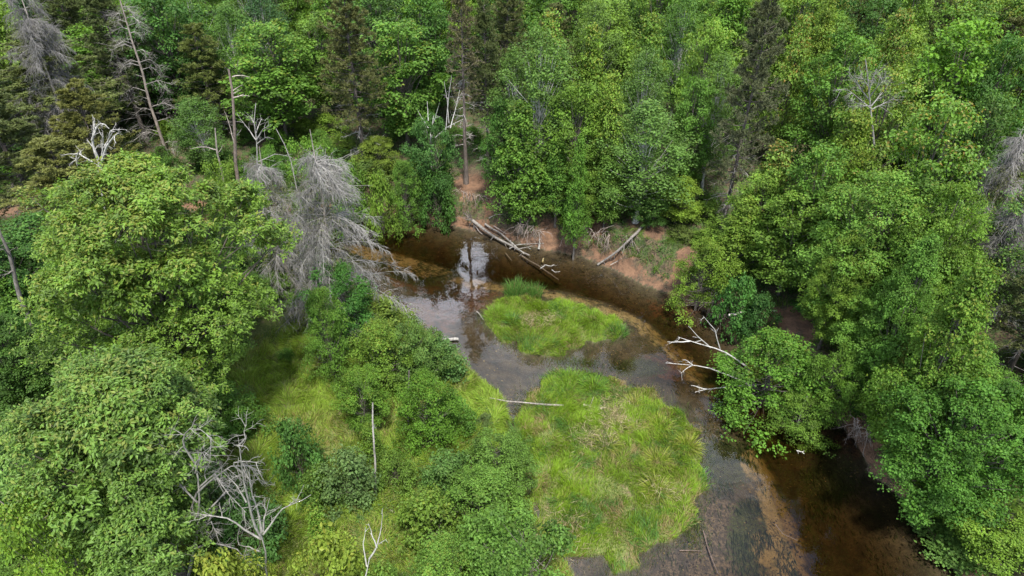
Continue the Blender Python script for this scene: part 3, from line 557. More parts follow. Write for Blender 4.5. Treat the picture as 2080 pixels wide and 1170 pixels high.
def short(l):
    w_ = l.split(); o_ = []
    for q in w_:
        if q in STOP and len(o_) >= 2: break
        o_.append(q)
    return ' '.join(o_[:6])
LAND = [(p[0], p[1], short(l)) for p, l in zip(PLACED, [r[7] for r in TREES])]; USED = set()
def by_landmark(adj, noun, x, y, tail):
    c_ = sorted(LAND, key=lambda q: (q[0]-x)**2+(q[1]-y)**2)[:14]
    for lx, ly, nm_ in c_:
        far = y-ly; rel = 'close behind the' if 1.5 < far < 6 else 'farther back behind the' if far >= 6 else 'in front of the' if far < -1.5 else 'side by side with the'
        l = '%s %s %s %s' % (adj, noun, rel, nm_)
        if l not in USED and len(l.split()) <= 16: USED.add(l); return l
    return '%s %s %s' % (adj, noun, tail)
nfill = 0
PROT = [(205, -60, 350, 320, 60), (455, 130, 515, 330, 47), (490, 205, 560, 300, 43), (386, 255, 455, 320, 48), (640, -30, 770, 300, 59), (900, -30, 1025, 350, 58), (915, 370, 1010, 445, 55), (845, 155, 945, 260, 56),
        (1500, -20, 1625, 280, 47), (1700, 120, 1815, 250, 44.5), (147, 240, 274, 350, 33.5), (1040, 482, 1400, 590, 46), (500, 260, 780, 450, 38), (1460, 630, 1680, 760, 40)]
HERO = [(p, *proj([p[0], p[1], gz(p[0], p[1])+p[3]])) for p in PLACED if p[3] > 4.5]
def hides(x, y, H, W):
    z = gz(x, y); u, v, d = proj([x, y, z+H]); _, vb, _ = proj([x, y, z]); hw = W*.5*F/d
    for a, b, c, e, Y in PROT:
        if y < Y-.3 and u+hw > a and u-hw < c and v < e-8 and vb > b: return True
    for p, hu, hv, hd in HERO:
        hp = p[3]*F/hd; 
        if y < p[1] and abs(u-hu) < hw+p[2]*F/hd*.7 and v < hv+.42*hp: return True
    return False
for (x, y), d_ in zip(cand, cdd):
    if nfill > 250: break
    sp_ = 4.3 if y < 75 else 5.2
    if any((x-a)**2+(y-b)**2 < (sp_*.55+r*.62)**2 for a, b, r, h in taken): continue
    H = frng.uniform(11, 14.5) if d_ > 12 else frng.uniform(6, 9) + .4*d_
    if y < 50: H = min(H, 10.5)
    uv = proj([x, y, 2.5+H]); 
    k = frng.random(); side = x/ y
    kd = 'maple%d' % frng.integers(4) if k < .56 else 'ash%d' % frng.integers(3) if k < .68 else 'birch%d' % frng.integers(3) if k < .9 - .1*(side > .2) else 'pine%d' % frng.integers(3)
    bs = re.sub(r'\d', '', kd); col = {'maple': [G1, G3, G5, G1][frng.integers(4)], 'ash': [G2, G5, G1][frng.integers(3)], 'birch': [G4, G4, (.05, .105, .035)][frng.integers(3)], 'pine': OL}[bs]
    W = frng.uniform(5.2, 7.6)*(1 if bs != 'pine' else .8)
    if hides(x, y, H, W): continue
    if -.13 < x/y < -.02 and y < 68: continue
    stand(kd, x, y, H, W, col, frng.choice([.1, .2, .5]), by_landmark({G1: 'mid green', G2: 'yellow-green', G3: 'dark green', G4: 'pale green', G5: 'fresh green', OL: 'olive'}.get(col, 'grey-green'), {'maple': 'rounded maple', 'ash': 'pointed young maple', 'birch': 'fine-leaved birch', 'pine': 'pine'}[bs], x, y, 'crowded into the forest beyond the river'), GRP[bs]); taken.append((x, y, W/2, H)); nfill += 1
# low brush on the top of the far bank
cand = np.column_stack([frng.uniform(-50, 40, 5000), frng.uniform(16, 66, 5000)]); hz_, cd, ci_, co = terrain(cand)
uu, vv, dd_ = proj(np.column_stack([cand, hz_])); bare = blobs(cand, [(a, b, c*1.5, d*1.5) for a, b, c, d in BARE], 1.2)
ok = (cd > 1.8) & (cd < 12) & co & (bare < .05) & (uu > -150) & (uu < 2230) & (vv < 1250); taken2 = []; nb = 0
for (x, y), k_ in zip(cand, ok):
    if not k_ or nb > 85: continue
    if any((x-a)**2+(y-b)**2 < 2.0**2 for a, b in taken2) or any((x-a)**2+(y-b)**2 < 1.6**2 for a, b, r, h in PLACED): continue
    H = frng.uniform(.9, 2.3); up = x > -6 and y > 40
    if hides(x, y, H, H*1.4): continue
    stand('shrub%d' % frng.integers(4), x, y, H*(.8 if up else 1), H*1.6, [G1, G3, G5, (.09, .14, .03)][nb % 4], .2, by_landmark('low %s' % ['mid green', 'dark', 'fresh green', 'dull green'][nb % 4], 'shrub', x, y, 'on the far bank'), 'low shrubs along the far bank'); taken2.append((x, y)); nb += 1
cand = np.column_stack([frng.uniform(-22, 3, 3000), frng.uniform(10, 36, 3000)]); _, cd, ci_, co = terrain(cand); nb = 0; uu, vv, dd_ = proj(np.column_stack([cand, 0*cand[:, 0]]))
for (x, y), u_, v_, d_, o_, i_ in zip(cand, uu, vv, cd, co, ci_):
    if o_ or i_ or d_ < .6 or nb > 9 or (430 < u_ < 700 and 770 < v_ < 1000) or (430 < u_ < 860 and 960 < v_ < 1100 and frng.random() < .8): continue
    if any((x-a)**2+(y-b)**2 < 1.7**2 for a, b, r, h in PLACED): continue
    H = frng.uniform(.7, 1.5); stand('shrub%d' % frng.integers(4), x, y, H, H*1.4, [G1, G5, (.09, .14, .04)][nb % 3], .2, by_landmark('knee-high %s' % ['mid green', 'fresh green', 'dull green'][nb % 3], 'shrub', x, y, 'on the near bank'), 'knee-high shrubs on the near bank'); nb += 1
cand = np.column_stack([frng.uniform(-60, -16, 3000), frng.uniform(10, 50, 3000)]); _, cd, ci_, co = terrain(cand); nb = 0
for (x, y), d_, o_ in zip(cand, cd, co):
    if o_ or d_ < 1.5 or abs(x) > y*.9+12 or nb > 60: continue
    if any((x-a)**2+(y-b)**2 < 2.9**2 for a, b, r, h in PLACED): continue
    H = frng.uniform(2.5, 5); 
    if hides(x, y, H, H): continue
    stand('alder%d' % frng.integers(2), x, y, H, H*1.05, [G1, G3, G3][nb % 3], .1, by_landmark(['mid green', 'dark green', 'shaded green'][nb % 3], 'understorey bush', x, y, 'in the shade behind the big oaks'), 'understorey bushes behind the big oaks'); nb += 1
# ------------------------------------------------------------------ the two big oaks
def big_oak(label, seed, u, tv, Y, Wpx, lean, colr, npad=150):
    x, y, H, dp = locate(u, tv, Y); W = Wpx*dp/F; rng = np.random.default_rng(seed)
    t = thing('oak_tree', label, 'oak tree', (x, y, gz(x, y)-.03))
    cg, pc, _ = crown(rng, H, W, .33, npad, 1.5, 46, 24, .165, 'oak', wr=.46, spread=.7, flat=.62, up=.9, dr_=-.02, tipb=.33, lean=lean)
    g = Geo(); tp, tr_ = trunkline(rng, H*.8, .3, lean); g.add(*tubes(tp, tr_, 10)); obj('trunk', g.mesh('oak_trunk', True), M_BARK, t, (.10, .085, .07, 1))
    g = Geo(); P = limbs(rng, g, tp, pc, .085); s2, d2, _, _ = kids(rng, P, 5, .4, 1, .8); P2 = grow(rng, s2, d2, rng.uniform(.5, 1.6, len(s2)), 5, .2); g.add(*tubes(P2, taper(np.full(len(P2), .018), 5, .3), 3))
    obj('limb', g.mesh('oak_limb', True), M_BARK, t, (.10, .085, .07, 1)); obj('crown', cg.mesh('oak_crown'), M_OAK, t, colr); PLACED.append((x, y, W/2, H)); return t
big_oak('huge spreading oak with glossy yellow-green leaves behind the near-bank clearing', 201, 222, 343, 27.5, 500, (.3, .2), (.105, .185, .020, .65), 135)
big_oak('second big oak with pale star-shaped leaf sprays, below the huge spreading oak', 202, 165, 765, 17.8, 400, (.2, .4), (.095, .172, .026, .45), 120)
# ------------------------------------------------------------------ dead wood
GREY, SILV, WHITE_, BROWN = (.26, .24, .22, 1), (.29, .275, .25, 1), (.40, .38, .35, 1), (.20, .16, .135, 1)
def path_px(pl, Y, dy=None):
    dy = dy if dy is not None else [0]*len(pl); return np.array([on_y(float(u), float(v), Y+d) for (u, v), d in zip(pl, dy)])
def resample(p, n): 
    s = np.r_[0, np.cumsum(np.linalg.norm(np.diff(p, axis=0), axis=1))]; t = np.linspace(0, s[-1], n); return np.stack([np.interp(t, s, p[:, i]) for i in range(3)], 1)
def wavy(rng, p, a):
    q = p.copy(); n = len(p); k = rng.normal(0, a, (n, 3)); k[0] = k[-1] = 0; return q + (k+np.roll(k, 1, 0))/2
def snag(name, label, cat, Y, trunk, r0, limbs_, col, seed, twig=6, tl=(.3, .9), lr=.5, zoff=-.1, depthj=.5, t2=4, up=0., e=.25, group=None, trunk_col=None):
    """dead tree: trunk traced in the plane y=Y, each limb a mesh of its own with its twigs; limbs get their own depth"""
    rng = np.random.default_rng(seed); tp = path_px(trunk, Y); b = tp[0].copy(); b[2] = min(b[2], gz(b[0], b[1])+.0) ; 
    t = thing(name, label, cat, tuple(b)); P0 = resample(np.vstack([b+[0, 0, zoff], tp]) if tp[0][2] > b[2]+.2 else tp, 12); P0 = wavy(rng, P0, r0*.25)-b
    obj('trunk', Geo().add(*tubes(P0[None], taper([r0], 12, e), 8)).mesh('snag_trunk', True), M_DEAD, t, trunk_col or col)
    for lm in limbs_:
        r = lm[0] if not isinstance(lm[0], tuple) else r0*lr; pl = lm[1:] if not isinstance(lm[0], tuple) else lm; n = 8
        sg = rng.normal(0, depthj); P = resample(path_px(pl, Y, np.linspace(0, sg, len(pl))), n); P = wavy(rng, P, r*.5)-b; g = Geo().add(*tubes(P[None], taper([r], n, .2), 6))
        if twig:
            s2, d2, _, _ = kids(rng, P[None], twig, .2, 1, .8); P2 = grow(rng, s2, d2, rng.uniform(*tl, len(s2)), 5, .16, up); g.add(*tubes(P2, taper(np.full(len(P2), max(r*.35, .009)), 5, .3), 4))
            if t2:
                s3, d3, _, _ = kids(rng, P2, t2, .2, 1, .8); P3 = grow(rng, s3, d3, rng.uniform(tl[0]*.4, tl[1]*.5, len(s3)), 4, .2, up); g.add(*tubes(P3, taper(np.full(len(P3), max(r*.15, .006)), 4, .4), 3))
        obj('branch', g.mesh('snag_branch', True), M_DEAD, t, col)
    return t
# leaning bare pine, upper left of the scene
Y1 = (CAMZ-1.6)/math.tan(depression(330))
tr1 = [(348, 335), (330, 285), (310, 225), (290, 150), (268, 80), (250, 20), (235, -30)]
lm1 = []; rr = np.random.default_rng(3)
for i in range(34):
    t_ = rr.uniform(.1, .92); q = resample(np.array([(a, b, 0) for a, b in tr1], float), 50)[int(t_*49)]; sgn = rr.choice([-1, 1], p=[.58, .42]); ln = rr.uniform(28, 70)*(1.1-.6*t_)*(1 if .15 < t_ < .85 else .6)
    lm1.append((.03, (q[0], q[1]), (q[0]+sgn*ln*.5, q[1]-ln*.16), (q[0]+sgn*ln, q[1]+ln*rr.uniform(-.05, .45))))
snag('dead_pine', 'tall leaning bare pine bristling with grey twigs', 'dead tree', Y1, tr1, .17, lm1, (.30, .275, .25, 1), 301, twig=10, tl=(.4, 1.3), t2=5, up=-.03, depthj=1.2, trunk_col=(.24, .20, .17, 1))
# upright snag
Ys = 47.
snag('dead_snag', 'upright broken snag with a splintered pointed top and a few side stubs', 'dead tree', Ys, [(478, 345), (476, 250), (472, 190), (464, 140)], .2, [(.045, (472, 156), (490, 152), (508, 156)), (.035, (472, 185), (482, 178), (492, 172)),
     (.05, (474, 198), (492, 193), (508, 196)), (.035, (474, 190), (482, 186)), (.04, (476, 290), (462, 240), (455, 225)), (.03, (477, 280), (490, 262))], (.36, .31, .27, 1), 302, twig=3, tl=(.15, .5), t2=0, e=.35, trunk_col=(.17, .13, .11, 1))
snag('dead_snag', 'pale forked dead treetop rising from brush next to the upright snag', 'dead tree', 43., [(522, 380), (522, 330), (521, 290), (518, 260), (514, 235), (520, 210)], .1, [(.05, (521, 285), (505, 262), (490, 244)), (.05, (521, 285), (535, 262), (550, 252)), (.04, (520, 270), (530, 240), (540, 246)),
     (.035, (516, 250), (508, 235)), (.04, (522, 292), (540, 278), (556, 282)), (.03, (519, 262), (524, 240)), (.04, (521, 330), (560, 312), (590, 318))], SILV, 303, twig=4, tl=(.25, .7), t2=2)
snag('dead_snag', 'short splintered stump with one long side branch left of the upright snag', 'dead tree', 48., [(445, 330), (440, 295), (436, 260)], .16, [(.05, (441, 305), (415, 298), (386, 302)), (.04, (442, 312), (452, 298))], (.28, .24, .21, 1), 304, twig=3, tl=(.2, .6), t2=0, e=.3)
# twisted silver tree behind the oak
snag('dead_tree', 'twisted silver dead tree with curling limbs rising behind the huge oak', 'dead tree', 33.5, [(212, 430), (207, 380), (203, 340), (208, 318)], .15,
     [(.085, (204, 335), (193, 310), (187, 285), (192, 262), (192, 240)), (.08, (206, 330), (216, 300), (236, 275), (247, 268)), (.06, (187, 285), (195, 255), (212, 250), (222, 262)), (.06, (204, 340), (180, 325), (160, 310), (147, 316)),
      (.06, (207, 345), (228, 325), (250, 330), (262, 318)), (.05, (212, 300), (222, 282), (225, 265), (240, 262)), (.055, (236, 370), (246, 345), (262, 332), (274, 326)), (.04, (203, 350), (190, 345), (182, 350)), (.045, (207, 318), (210, 290), (205, 270)), (.04, (160, 310), (155, 322), (162, 334))],
     (.40, .38, .355, 1), 305, twig=5, tl=(.25, .8), t2=3, depthj=.8)
# grey dead spruces that droop over the river
def spruce(label, seed, x, y, H, r, n, nz=(.12, .9), stub=True, right=1., col=(.215, .205, .19, 1)):
    rng = np.random.default_rng(seed); z0 = gz(x, y); t = thing('dead_spruce', label, 'dead spruce', (x, y, z0-.05)); tp, tr_ = trunkline(rng, H, .17, (.1, .2), n=10, wob=.12)
    obj('trunk', Geo().add(*tubes(tp, tr_, 8)).mesh('spruce_trunk', True), M_DEAD, t, (.30, .26, .23, 1))
    z = rng.uniform(H*nz[0], H*nz[1], n); a = rng.uniform(0, 6.283, n); hf = (z/H); ln = r*(1.15-hf**1.6)*rng.uniform(.55, 1.1, n)*(1+.35*right*np.cos(a)); st = np.stack([np.interp(z, tp[0, :, 2], tp[0, :, 0]), np.interp(z, tp[0, :, 2], tp[0, :, 1]), z], 1)
    P = grow(rng, st, np.stack([np.cos(a), np.sin(a), np.full(n, .38)], 1), ln*1.15, 8, .09, -.17); 
    for q in range(0, n, 6):
        Pq = P[q:q+6]; g = Geo().add(*tubes(Pq, taper(np.full(len(Pq), .034), 8, .25), 5)); s2, d2, t2, pi = kids(rng, Pq, 30, .1, 1., .85, .4); d2[:, 2] -= .3
        P2 = grow(rng, s2, d2, rng.uniform(.3, 1.2, len(s2)), 6, .17, -.10); g.add(*tubes(P2, taper(np.full(len(P2), .0125), 6, .4), 3)); s3, d3, _, _ = kids(rng, P2, 7, .15, 1, .6); d3[:, 2] -= .5
        P3 = grow(rng, s3, d3, rng.uniform(.15, .5, len(s3)), 4, .14, -.1); g.add(*tubes(P3, taper(np.full(len(P3), .0068), 4, .6), 3)); obj('branch', g.mesh('spruce_branch'), M_DEAD, t, col)
    # sparse living needles low in the crown
    c = P2[rng.integers(0, len(P2), 900), rng.integers(2, 6, 900)]*0 + np.stack([rng.normal(0, r*.3, 900), rng.normal(0, r*.3, 900), rng.uniform(H*.15, H*.8, 900)], 1); c = np.repeat(c, 5, 0); V, Q = leaves(rng, c+rng.normal(0, .12, c.shape), rng.normal(size=c.shape), rng.normal(size=c.shape), np.full(len(c), .14), np.full(len(c), .035))
    obj('needle_tuft', Geo().add(V, Q, tint=rng.random(len(c)), tip=rng.random(len(c))*.3).mesh('spruce_needle'), M_NEEDLE, t, (.09, .10, .035, .3)); PLACED.append((x, y, r, H))
x, y, H, dp = locate(622, 262, 37.5); spruce('large grey dead spruce drooping its twigs over the river', 401, x, y, H, 3.8, 110, nz=(.14, .88), right=.55)
x, y, H, dp = locate(530, 300, 40); spruce('smaller grey dead spruce standing between the oak and the large drooping one', 402, x, y, H, 2.8, 72, nz=(.04, .9), right=0)
x, y, H, dp = locate(10, -60, 56); spruce('grey dead spruce in the top corner behind the olive pines', 403, x, y, H, 3.2, 66, (.3, .95), right=0, col=(.17, .16, .15, 1))
x, y, H, dp = locate(2100, 395, 34); spruce('grey dead spruce cut by the picture edge beside the pale maple', 404, x, y, H, 2.0, 48, (.2, .9), right=-.5, col=(.2, .19, .175, 1))
x, y, H, dp = locate(2090, 265, 38); spruce('wispy grey dead treetop at the picture edge above the pale maple', 405, x, y, H, 1.5, 24, (.5, .95), right=-.5, col=(.24, .225, .21, 1))
snag('dead_pole', 'bare white pole slanting up in the brush between the two drooping grey spruces', 'dead tree', 42., [(592, 330), (578, 296), (560, 262)], .08, [], SILV, 306)
# white stems out of the birch clump
def P_(v): return (CAMZ-2.2)/math.tan(depression(v))
snag('dead_birch', 'bundle of bare white stems rising from the dense green birch clump', 'dead tree', P_(392), [(880, 392), (876, 330), (874, 270), (880, 235)], .11,
     [(.05, (905, 270), (909, 225), (912, 190), (917, 152)), (.045, (915, 260), (925, 225), (934, 182)), (.04, (870, 260), (858, 240), (853, 232)), (.03, (870, 245), (869, 222), (868, 205)), (.04, (880, 250), (888, 225), (893, 208)), (.035, (877, 280), (878, 250)),
      (.045, (884, 280), (905, 260), (940, 242)), (.035, (868, 272), (862, 250)), (.03, (912, 250), (908, 200), (902, 165))], (.50, .48, .45, 1), 307, twig=2, tl=(.2, .6), t2=1, depthj=.6)
snag('dead_snag', 'short white forked stub poking out of the bank tree above the driftwood', 'dead tree', P_(415)-1.2, [(1056, 345), (1055, 310), (1052, 282)], .07, [(.035, (1054, 300), (1062, 285)), (.03, (1053, 295), (1048, 284))], SILV, 308, twig=0)
# grey treetop on the slope
snag('dead_tree', 'dead grey treetop with tangled silvery boughs standing clear of the green maples', 'dead tree', 44.5, [(1776, 300), (1768, 225), (1762, 170), (1757, 120)], .12,
     [(.045, (1770, 222), (1745, 200), (1720, 182), (1700, 184)), (.045, (1768, 205), (1745, 175), (1722, 145)), (.045, (1770, 215), (1790, 190), (1812, 172)), (.04, (1764, 190), (1772, 160), (1782, 140)), (.04, (1763, 175), (1748, 155)), (.045, (1772, 222), (1795, 210), (1815, 200)), (.04, (1768, 195), (1790, 165), (1800, 148)), (.035, (1770, 215), (1750, 215), (1735, 205))],
     (.23, .22, .205, 1), 309, twig=12, tl=(.4, 1.1), t2=5, depthj=1.2)
# white dead limbs over the river
snag('dead_birch', 'fallen white birch with three bare limbs reaching out over the river', 'dead tree', 31.5, [(1640, 800), (1560, 775), (1530, 750)], .12,
     [(.065, (1530, 755), (1490, 727), (1470, 715), (1440, 705), (1400, 692), (1378, 685)), (.05, (1402, 693), (1380, 694), (1355, 694)), (.045, (1443, 706), (1425, 690), (1410, 675), (1398, 662)), (.04, (1463, 711), (1456, 688), (1452, 668), (1440, 655), (1428, 642)),
      (.058, (1540, 790), (1490, 765), (1455, 752), (1430, 743), (1405, 743), (1352, 738)), (.04, (1407, 742), (1395, 748), (1382, 759)), (.035, (1407, 741), (1396, 733), (1386, 730)), (.065, (1540, 782), (1476, 787), (1436, 791), (1412, 797)), (.05, (1436, 790), (1420, 787), (1404, 783))], (.43, .415, .39, 1), 310, twig=3, tl=(.2, .6), t2=2, depthj=.25, zoff=0)
snag('dead_branch', 'pale forked branch hanging down from the overhanging river bush to the water', 'branch', 28.6, [(1640, 800), (1641, 835), (1640, 872)], .03, [(.02, (1641, 836), (1628, 852), (1612, 870))], GREY, 311, twig=0)
# spotted snag and pole in the near bank
snag('dead_snag', 'thin spotted grey snag standing in the grass in front of the near-bank thicket', 'dead tree', (CAMZ-.7)/math.tan(depression(1012)), [(763, 1012), (762, 950), (758, 870), (757, 818)], .065, [(.03, (758, 872), (762, 862))], (.36, .33, .30, 1), 312, twig=2, t2=0, tl=(.1, .3), e=.5)
snag('dead_snag', 'slender dark pole rising inside the fresh green bush', 'dead tree', (CAMZ-.7)/math.tan(depression(868)), [(829, 868), (829, 810), (831, 752)], .05, [], (.22, .19, .17, 1), 313, twig=0, e=.5)
snag('tree_trunk', 'crooked grey trunk carrying the leafy tree in the meadow', 'tree trunk', (CAMZ-.7)/math.tan(depression(782)), [(624, 782), (620, 740), (616, 705), (611, 668)], .13, [], (.23, .19, .165, 1), 314, twig=0, e=.7) if False else None
# white dead birch in the near bank
snag('dead_birch', 'many-stemmed white dead birch spreading up from the bottom edge of the clearing', 'dead tree', 16.6, [(541, 1165), (538, 1120), (532, 1090), (528, 1070)], .075,
     [(.055, (532, 1095), (515, 1060), (503, 1010), (492, 960), (488, 930), (484, 890)), (.05, (532, 1080), (524, 1040), (512, 1000), (508, 970), (498, 945)), (.045, (534, 1080), (538, 1050), (548, 1013)), (.045, (535, 1085), (555, 1055), (580, 1028), (610, 1020), (632, 1005)),
      (.05, (530, 1095), (500, 1078), (475, 1055), (440, 1048), (390, 1042)), (.04, (492, 960), (470, 940), (500, 938), (530, 942)), (.035, (484, 905), (500, 892), (496, 875), (500, 865)), (.035, (528, 1120), (505, 1112), (484, 1106)), (.03, (490, 940), (510, 950), (535, 985)), (.035, (500, 1020), (480, 985), (455, 960))], (.26, .245, .22, 1), 315, twig=5, tl=(.25, .8), t2=5, depthj=.5, up=-.02)
snag('dead_tree', 'lichen-grey dead tree with a dense tangle of fine arching twigs beside the second oak', 'dead tree', 17.4, [(350, 1290), (380, 1180), (400, 1080), (405, 1000), (395, 930)], .10,
     [(.045, (400, 1060), (440, 1020), (470, 985), (420, 970)), (.05, (402, 1000), (430, 975), (470, 945), (525, 945)), (.045, (400, 1020), (370, 990), (350, 960), (330, 900)), (.045, (396, 940), (370, 900), (380, 870), (410, 872), (430, 890)), (.045, (405, 990), (440, 960), (450, 990), (500, 1040)), (.04, (400, 1050), (360, 1040), (350, 1080)),
      (.045, (390, 1120), (420, 1100), (480, 1115), (520, 1165)), (.04, (396, 950), (360, 930), (340, 950)), (.04, (400, 1080), (430, 1060), (445, 1100)), (.04, (400, 1000), (385, 1040), (360, 1100)), (.04, (397, 960), (410, 920), (430, 905))], (.20, .188, .17, 1), 316, twig=11, tl=(.3, 1.0), t2=7, depthj=.9, up=-.08)
snag('dead_branch', 'forked grey dead branch standing up at the bottom edge near the middle', 'branch', 14.6, [(735, 1240), (742, 1170), (750, 1135)], .06, [(.035, (750, 1135), (764, 1115), (775, 1080), (778, 1045)), (.03, (765, 1112), (755, 1085), (748, 1063)), (.03, (745, 1150), (738, 1110), (742, 1070)), (.02, (770, 1105), (785, 1095))], (.40, .38, .35, 1), 317, twig=2, tl=(.1, .3), t2=0, depthj=.3)
snag('dead_snag', 'old brown bare trunk leaning through the bushes in the lower corner', 'dead tree', 15.5, [(110, 1240), (72, 1110), (35, 1045), (-10, 1010)], .07, [(.03, (60, 1090), (90, 1050))], (.26, .22, .19, 1), 318, twig=2, t2=1)
snag('dead_tree', 'bare grey trunk half hidden behind the huge oak at the picture edge', 'dead tree', 31., [(45, 620), (30, 560), (12, 500), (-10, 440)], .2, [(.05, (20, 520), (-5, 490)), (.05, (28, 550), (5, 560))], (.17, .15, .135, 1), 319, twig=4, t2=2)
# ------------------------------------------------------------------ fallen logs (pixel, pixel, height)
def rest(u, v, z, r):
    z = float(z)
    for _ in range(6):
        p = on_z(float(u), float(v), z); g_ = gz(p[0], p[1])+r*.55
        if z >= g_ or z < .015 and g_ < .1: break
        z = g_+.01
    return on_z(float(u), float(v), z)
def log(label, pts, r0, r1, col, seed, stubs=0, forks=(), name='fallen_log', cat='log', group=None, sl=(.2, .7), roots=0):
    rng = np.random.default_rng(seed); P = np.array([rest(u, v, z, r0) for u, v, z in pts]); b = P[0].copy(); t = thing(name, label, cat, tuple(b), group=group)
    Q = wavy(rng, resample(P, 10), r0*.3)-b; g = Geo().add(*tubes(Q[None], (r0+(r1-r0)*np.linspace(0, 1, 10))[None]*(1+rng.normal(0, .05, (1, 10))), 8))
    # close the ends
    for e in (0, -1):
        c = Q[e]; d = nrm((Q[e]-Q[e+1 if e == 0 else e-1])[None])[0]; rr_ = (r0 if e == 0 else r1); g.add(*tubes(np.array([[c-d*.01, c+d*.004]]), np.array([[rr_*.98, .002]]), 8))
    obj('log', g.mesh('log', True), M_DEAD, t, col)
    if stubs:
        s, d, _, _ = kids(rng, Q[None], stubs, .1, .95, 1.1); S = grow(rng, s, d, rng.uniform(*sl, len(s)), 4, .1); 
        for S_ in S: obj('branch', Geo().add(*tubes(S_[None], taper([r0*.25], 4, .4), 5)).mesh('log_branch', True), M_DEAD, t, col)
    if roots:
        dd = nrm((Q[0]-Q[1])[None]); D = dd+rng.normal(0, .65, (roots, 3)); S = grow(rng, np.repeat(Q[:1], roots, 0), D, rng.uniform(.5, 1.5, roots), 5, .25); g2 = Geo().add(*tubes(S, taper(np.full(roots, r0*.4), 5, .2), 4))
        s, d, _, _ = kids(rng, S, 3, .3, 1, .7); S2 = grow(rng, s, d, rng.uniform(.2, .6, len(s)), 4, .25); g2.add(*tubes(S2, taper(np.full(len(S2), r0*.13), 4, .3), 3)); obj('root', g2.mesh('log_root', True), M_DEAD, t, (col[0]*.75, col[1]*.72, col[2]*.7, 1))
    for f in forks:
        Pf = np.array([rest(u, v, z, f[0]) for u, v, z in f[1:]]); Qf = wavy(rng, resample(Pf, 7), f[0]*.3)-b; obj('branch', Geo().add(*tubes(Qf[None], taper([f[0]], 7, .3), 6)).mesh('log_fork', True), M_DEAD, t, col)
    return t
LG = (.20, .18, .162, 1)
log('longest weathered log of the driftwood pile, root end up on the bank', [(960, 448, .95), (985, 468, .55), (1010, 484, .3), (1050, 505, .1), (1075, 518, .0)], .14, .06, LG, 501, 6, roots=14)
log('second grey log lying alongside the longest driftwood log', [(985, 455, .75), (1012, 470, .5), (1035, 490, .28), (1048, 505, .15)], .09, .05, LG, 502, 4)
log('short dark stick propped under the root end of the driftwood', [(962, 455, .6), (972, 468, .3), (980, 476, .1)], .07, .03, (.22, .19, .17, 1), 503)
log('thin brown stick crossing behind the driftwood logs', [(1003, 459, .7), (1028, 475, .45)], .045, .03, (.28, .23, .2, 1), 504)
log('pale thin branch crossing the water end of the driftwood', [(1036, 489, .35), (1050, 503, .25), (1065, 516, .05)], .05, .035, SILV, 505)
log('forked white branch lying flat beyond the tip of the driftwood', [(1035, 505, .1), (1050, 497, .2), (1080, 495, .25), (1105, 494, .3)], .04, .02, SILV, 506, 5, ((.03, (1052, 506, .1), (1075, 501, .2), (1084, 500, .2)), (.025, (1078, 506, .1), (1072, 503, .15), (1083, 497, .2))))
log('upright pointed splinter standing in the water at the bank foot', [(1094, 506, -.1), (1096, 492, .5), (1097, 474, 1.3)], .10, .02, SILV, 507, name='wood_splinter', cat='wood')
log('long straight grey log leaning from the far bank down into the water', [(1306, 459, 2.3), (1280, 487, 1.6), (1250, 515, .8), (1214, 538, .02)], .12, .085, LG, 508, 7, ((.04, (1283, 484, 1.7), (1285, 495, 1.2), (1287, 504, .9)), (.035, (1268, 496, 1.3), (1267, 508, .9), (1265, 516, .6)), (.03, (1242, 522, .5), (1240, 528, .3))))
log('sunken dark log slanting under the water below the driftwood', [(1060, 520, -.05), (1100, 545, -.12), (1135, 568, -.2)], .08, .05, (.10, .075, .05, 1), 509, 3)
log('thin sunken branch lying under water near the driftwood', [(1027, 514, -.06), (1040, 530, -.1)], .05, .03, (.11, .085, .055, 1), 510)
log('pale broken root snag breaking the surface of the deep water', [(1098, 545, .02), (1108, 538, .1), (1120, 541, .06), (1126, 537, .05)], .05, .02, SILV, 511, 8, sl=(.1, .35), name='driftwood')
log('small bleached twig floating just past the root snag', [(1121, 548, .02), (1128, 553, .06), (1138, 551, .03)], .03, .015, SILV, 512, 3, sl=(.1, .25), name='driftwood')
log('yellowish stub standing out of the deep water', [(1102, 532, -.1), (1104, 525, .2)], .07, .06, (.33, .26, .12, 1), 513, name='driftwood')
log('grey fallen log bridging the narrow channel towards the big island', [(995, 808, .5), (1030, 815, .5), (1060, 817, .55), (1100, 821, .65), (1145, 824, .7)], .03, .065, (.25, .22, .19, 1), 514, 16, sl=(.2, .6), roots=0)
log('brown rotten log end lying in the tall grass of the big island', [(1185, 823, .5), (1215, 830, .5), (1250, 831, .5)], .11, .09, (.36, .29, .24, 1), 515, 5)
log('thin pale stick lying across the narrow channel', [(983, 883, .3), (1010, 885, .25), (1037, 888, .2)], .03, .025, (.50, .44, .36, 1), 516)
log('short flat-ended log beached at the near bank opposite the small island', [(896, 688, .12), (915, 689, .12), (931, 688, .12)], .09, .11, SILV, 517)
log('small bleached twig standing in the dark pool under the bush', [(1618, 915, .0), (1630, 918, .05), (1634, 922, .02)], .025, .015, WHITE_, 518, 4, ((.02, (1630, 918, .05), (1634, 915, .08)), (.018, (1620, 915, .02), (1622, 922, .02))), sl=(.08, .2), name='driftwood')
log('broken grey branch resting in the yellow-green bush on the far bank', [(1156, 404, 4.0), (1135, 407, 3.9), (1110, 412, 3.6)], .07, .03, SILV, 519, 8, name='broken_branch', cat='branch')
log('pale log lying at the top of the undercut bank', [(1480, 640, 2.2), (1495, 638, 2.3), (1510, 634, 2.3)], .09, .06, (.42, .38, .34, 1), 520)
log('white cut stick lying on the bank behind the drooping dark bush', [(1555, 636, 2.6), (1567, 632, 2.7), (1578, 631, 2.8)], .04, .06, SILV, 521)
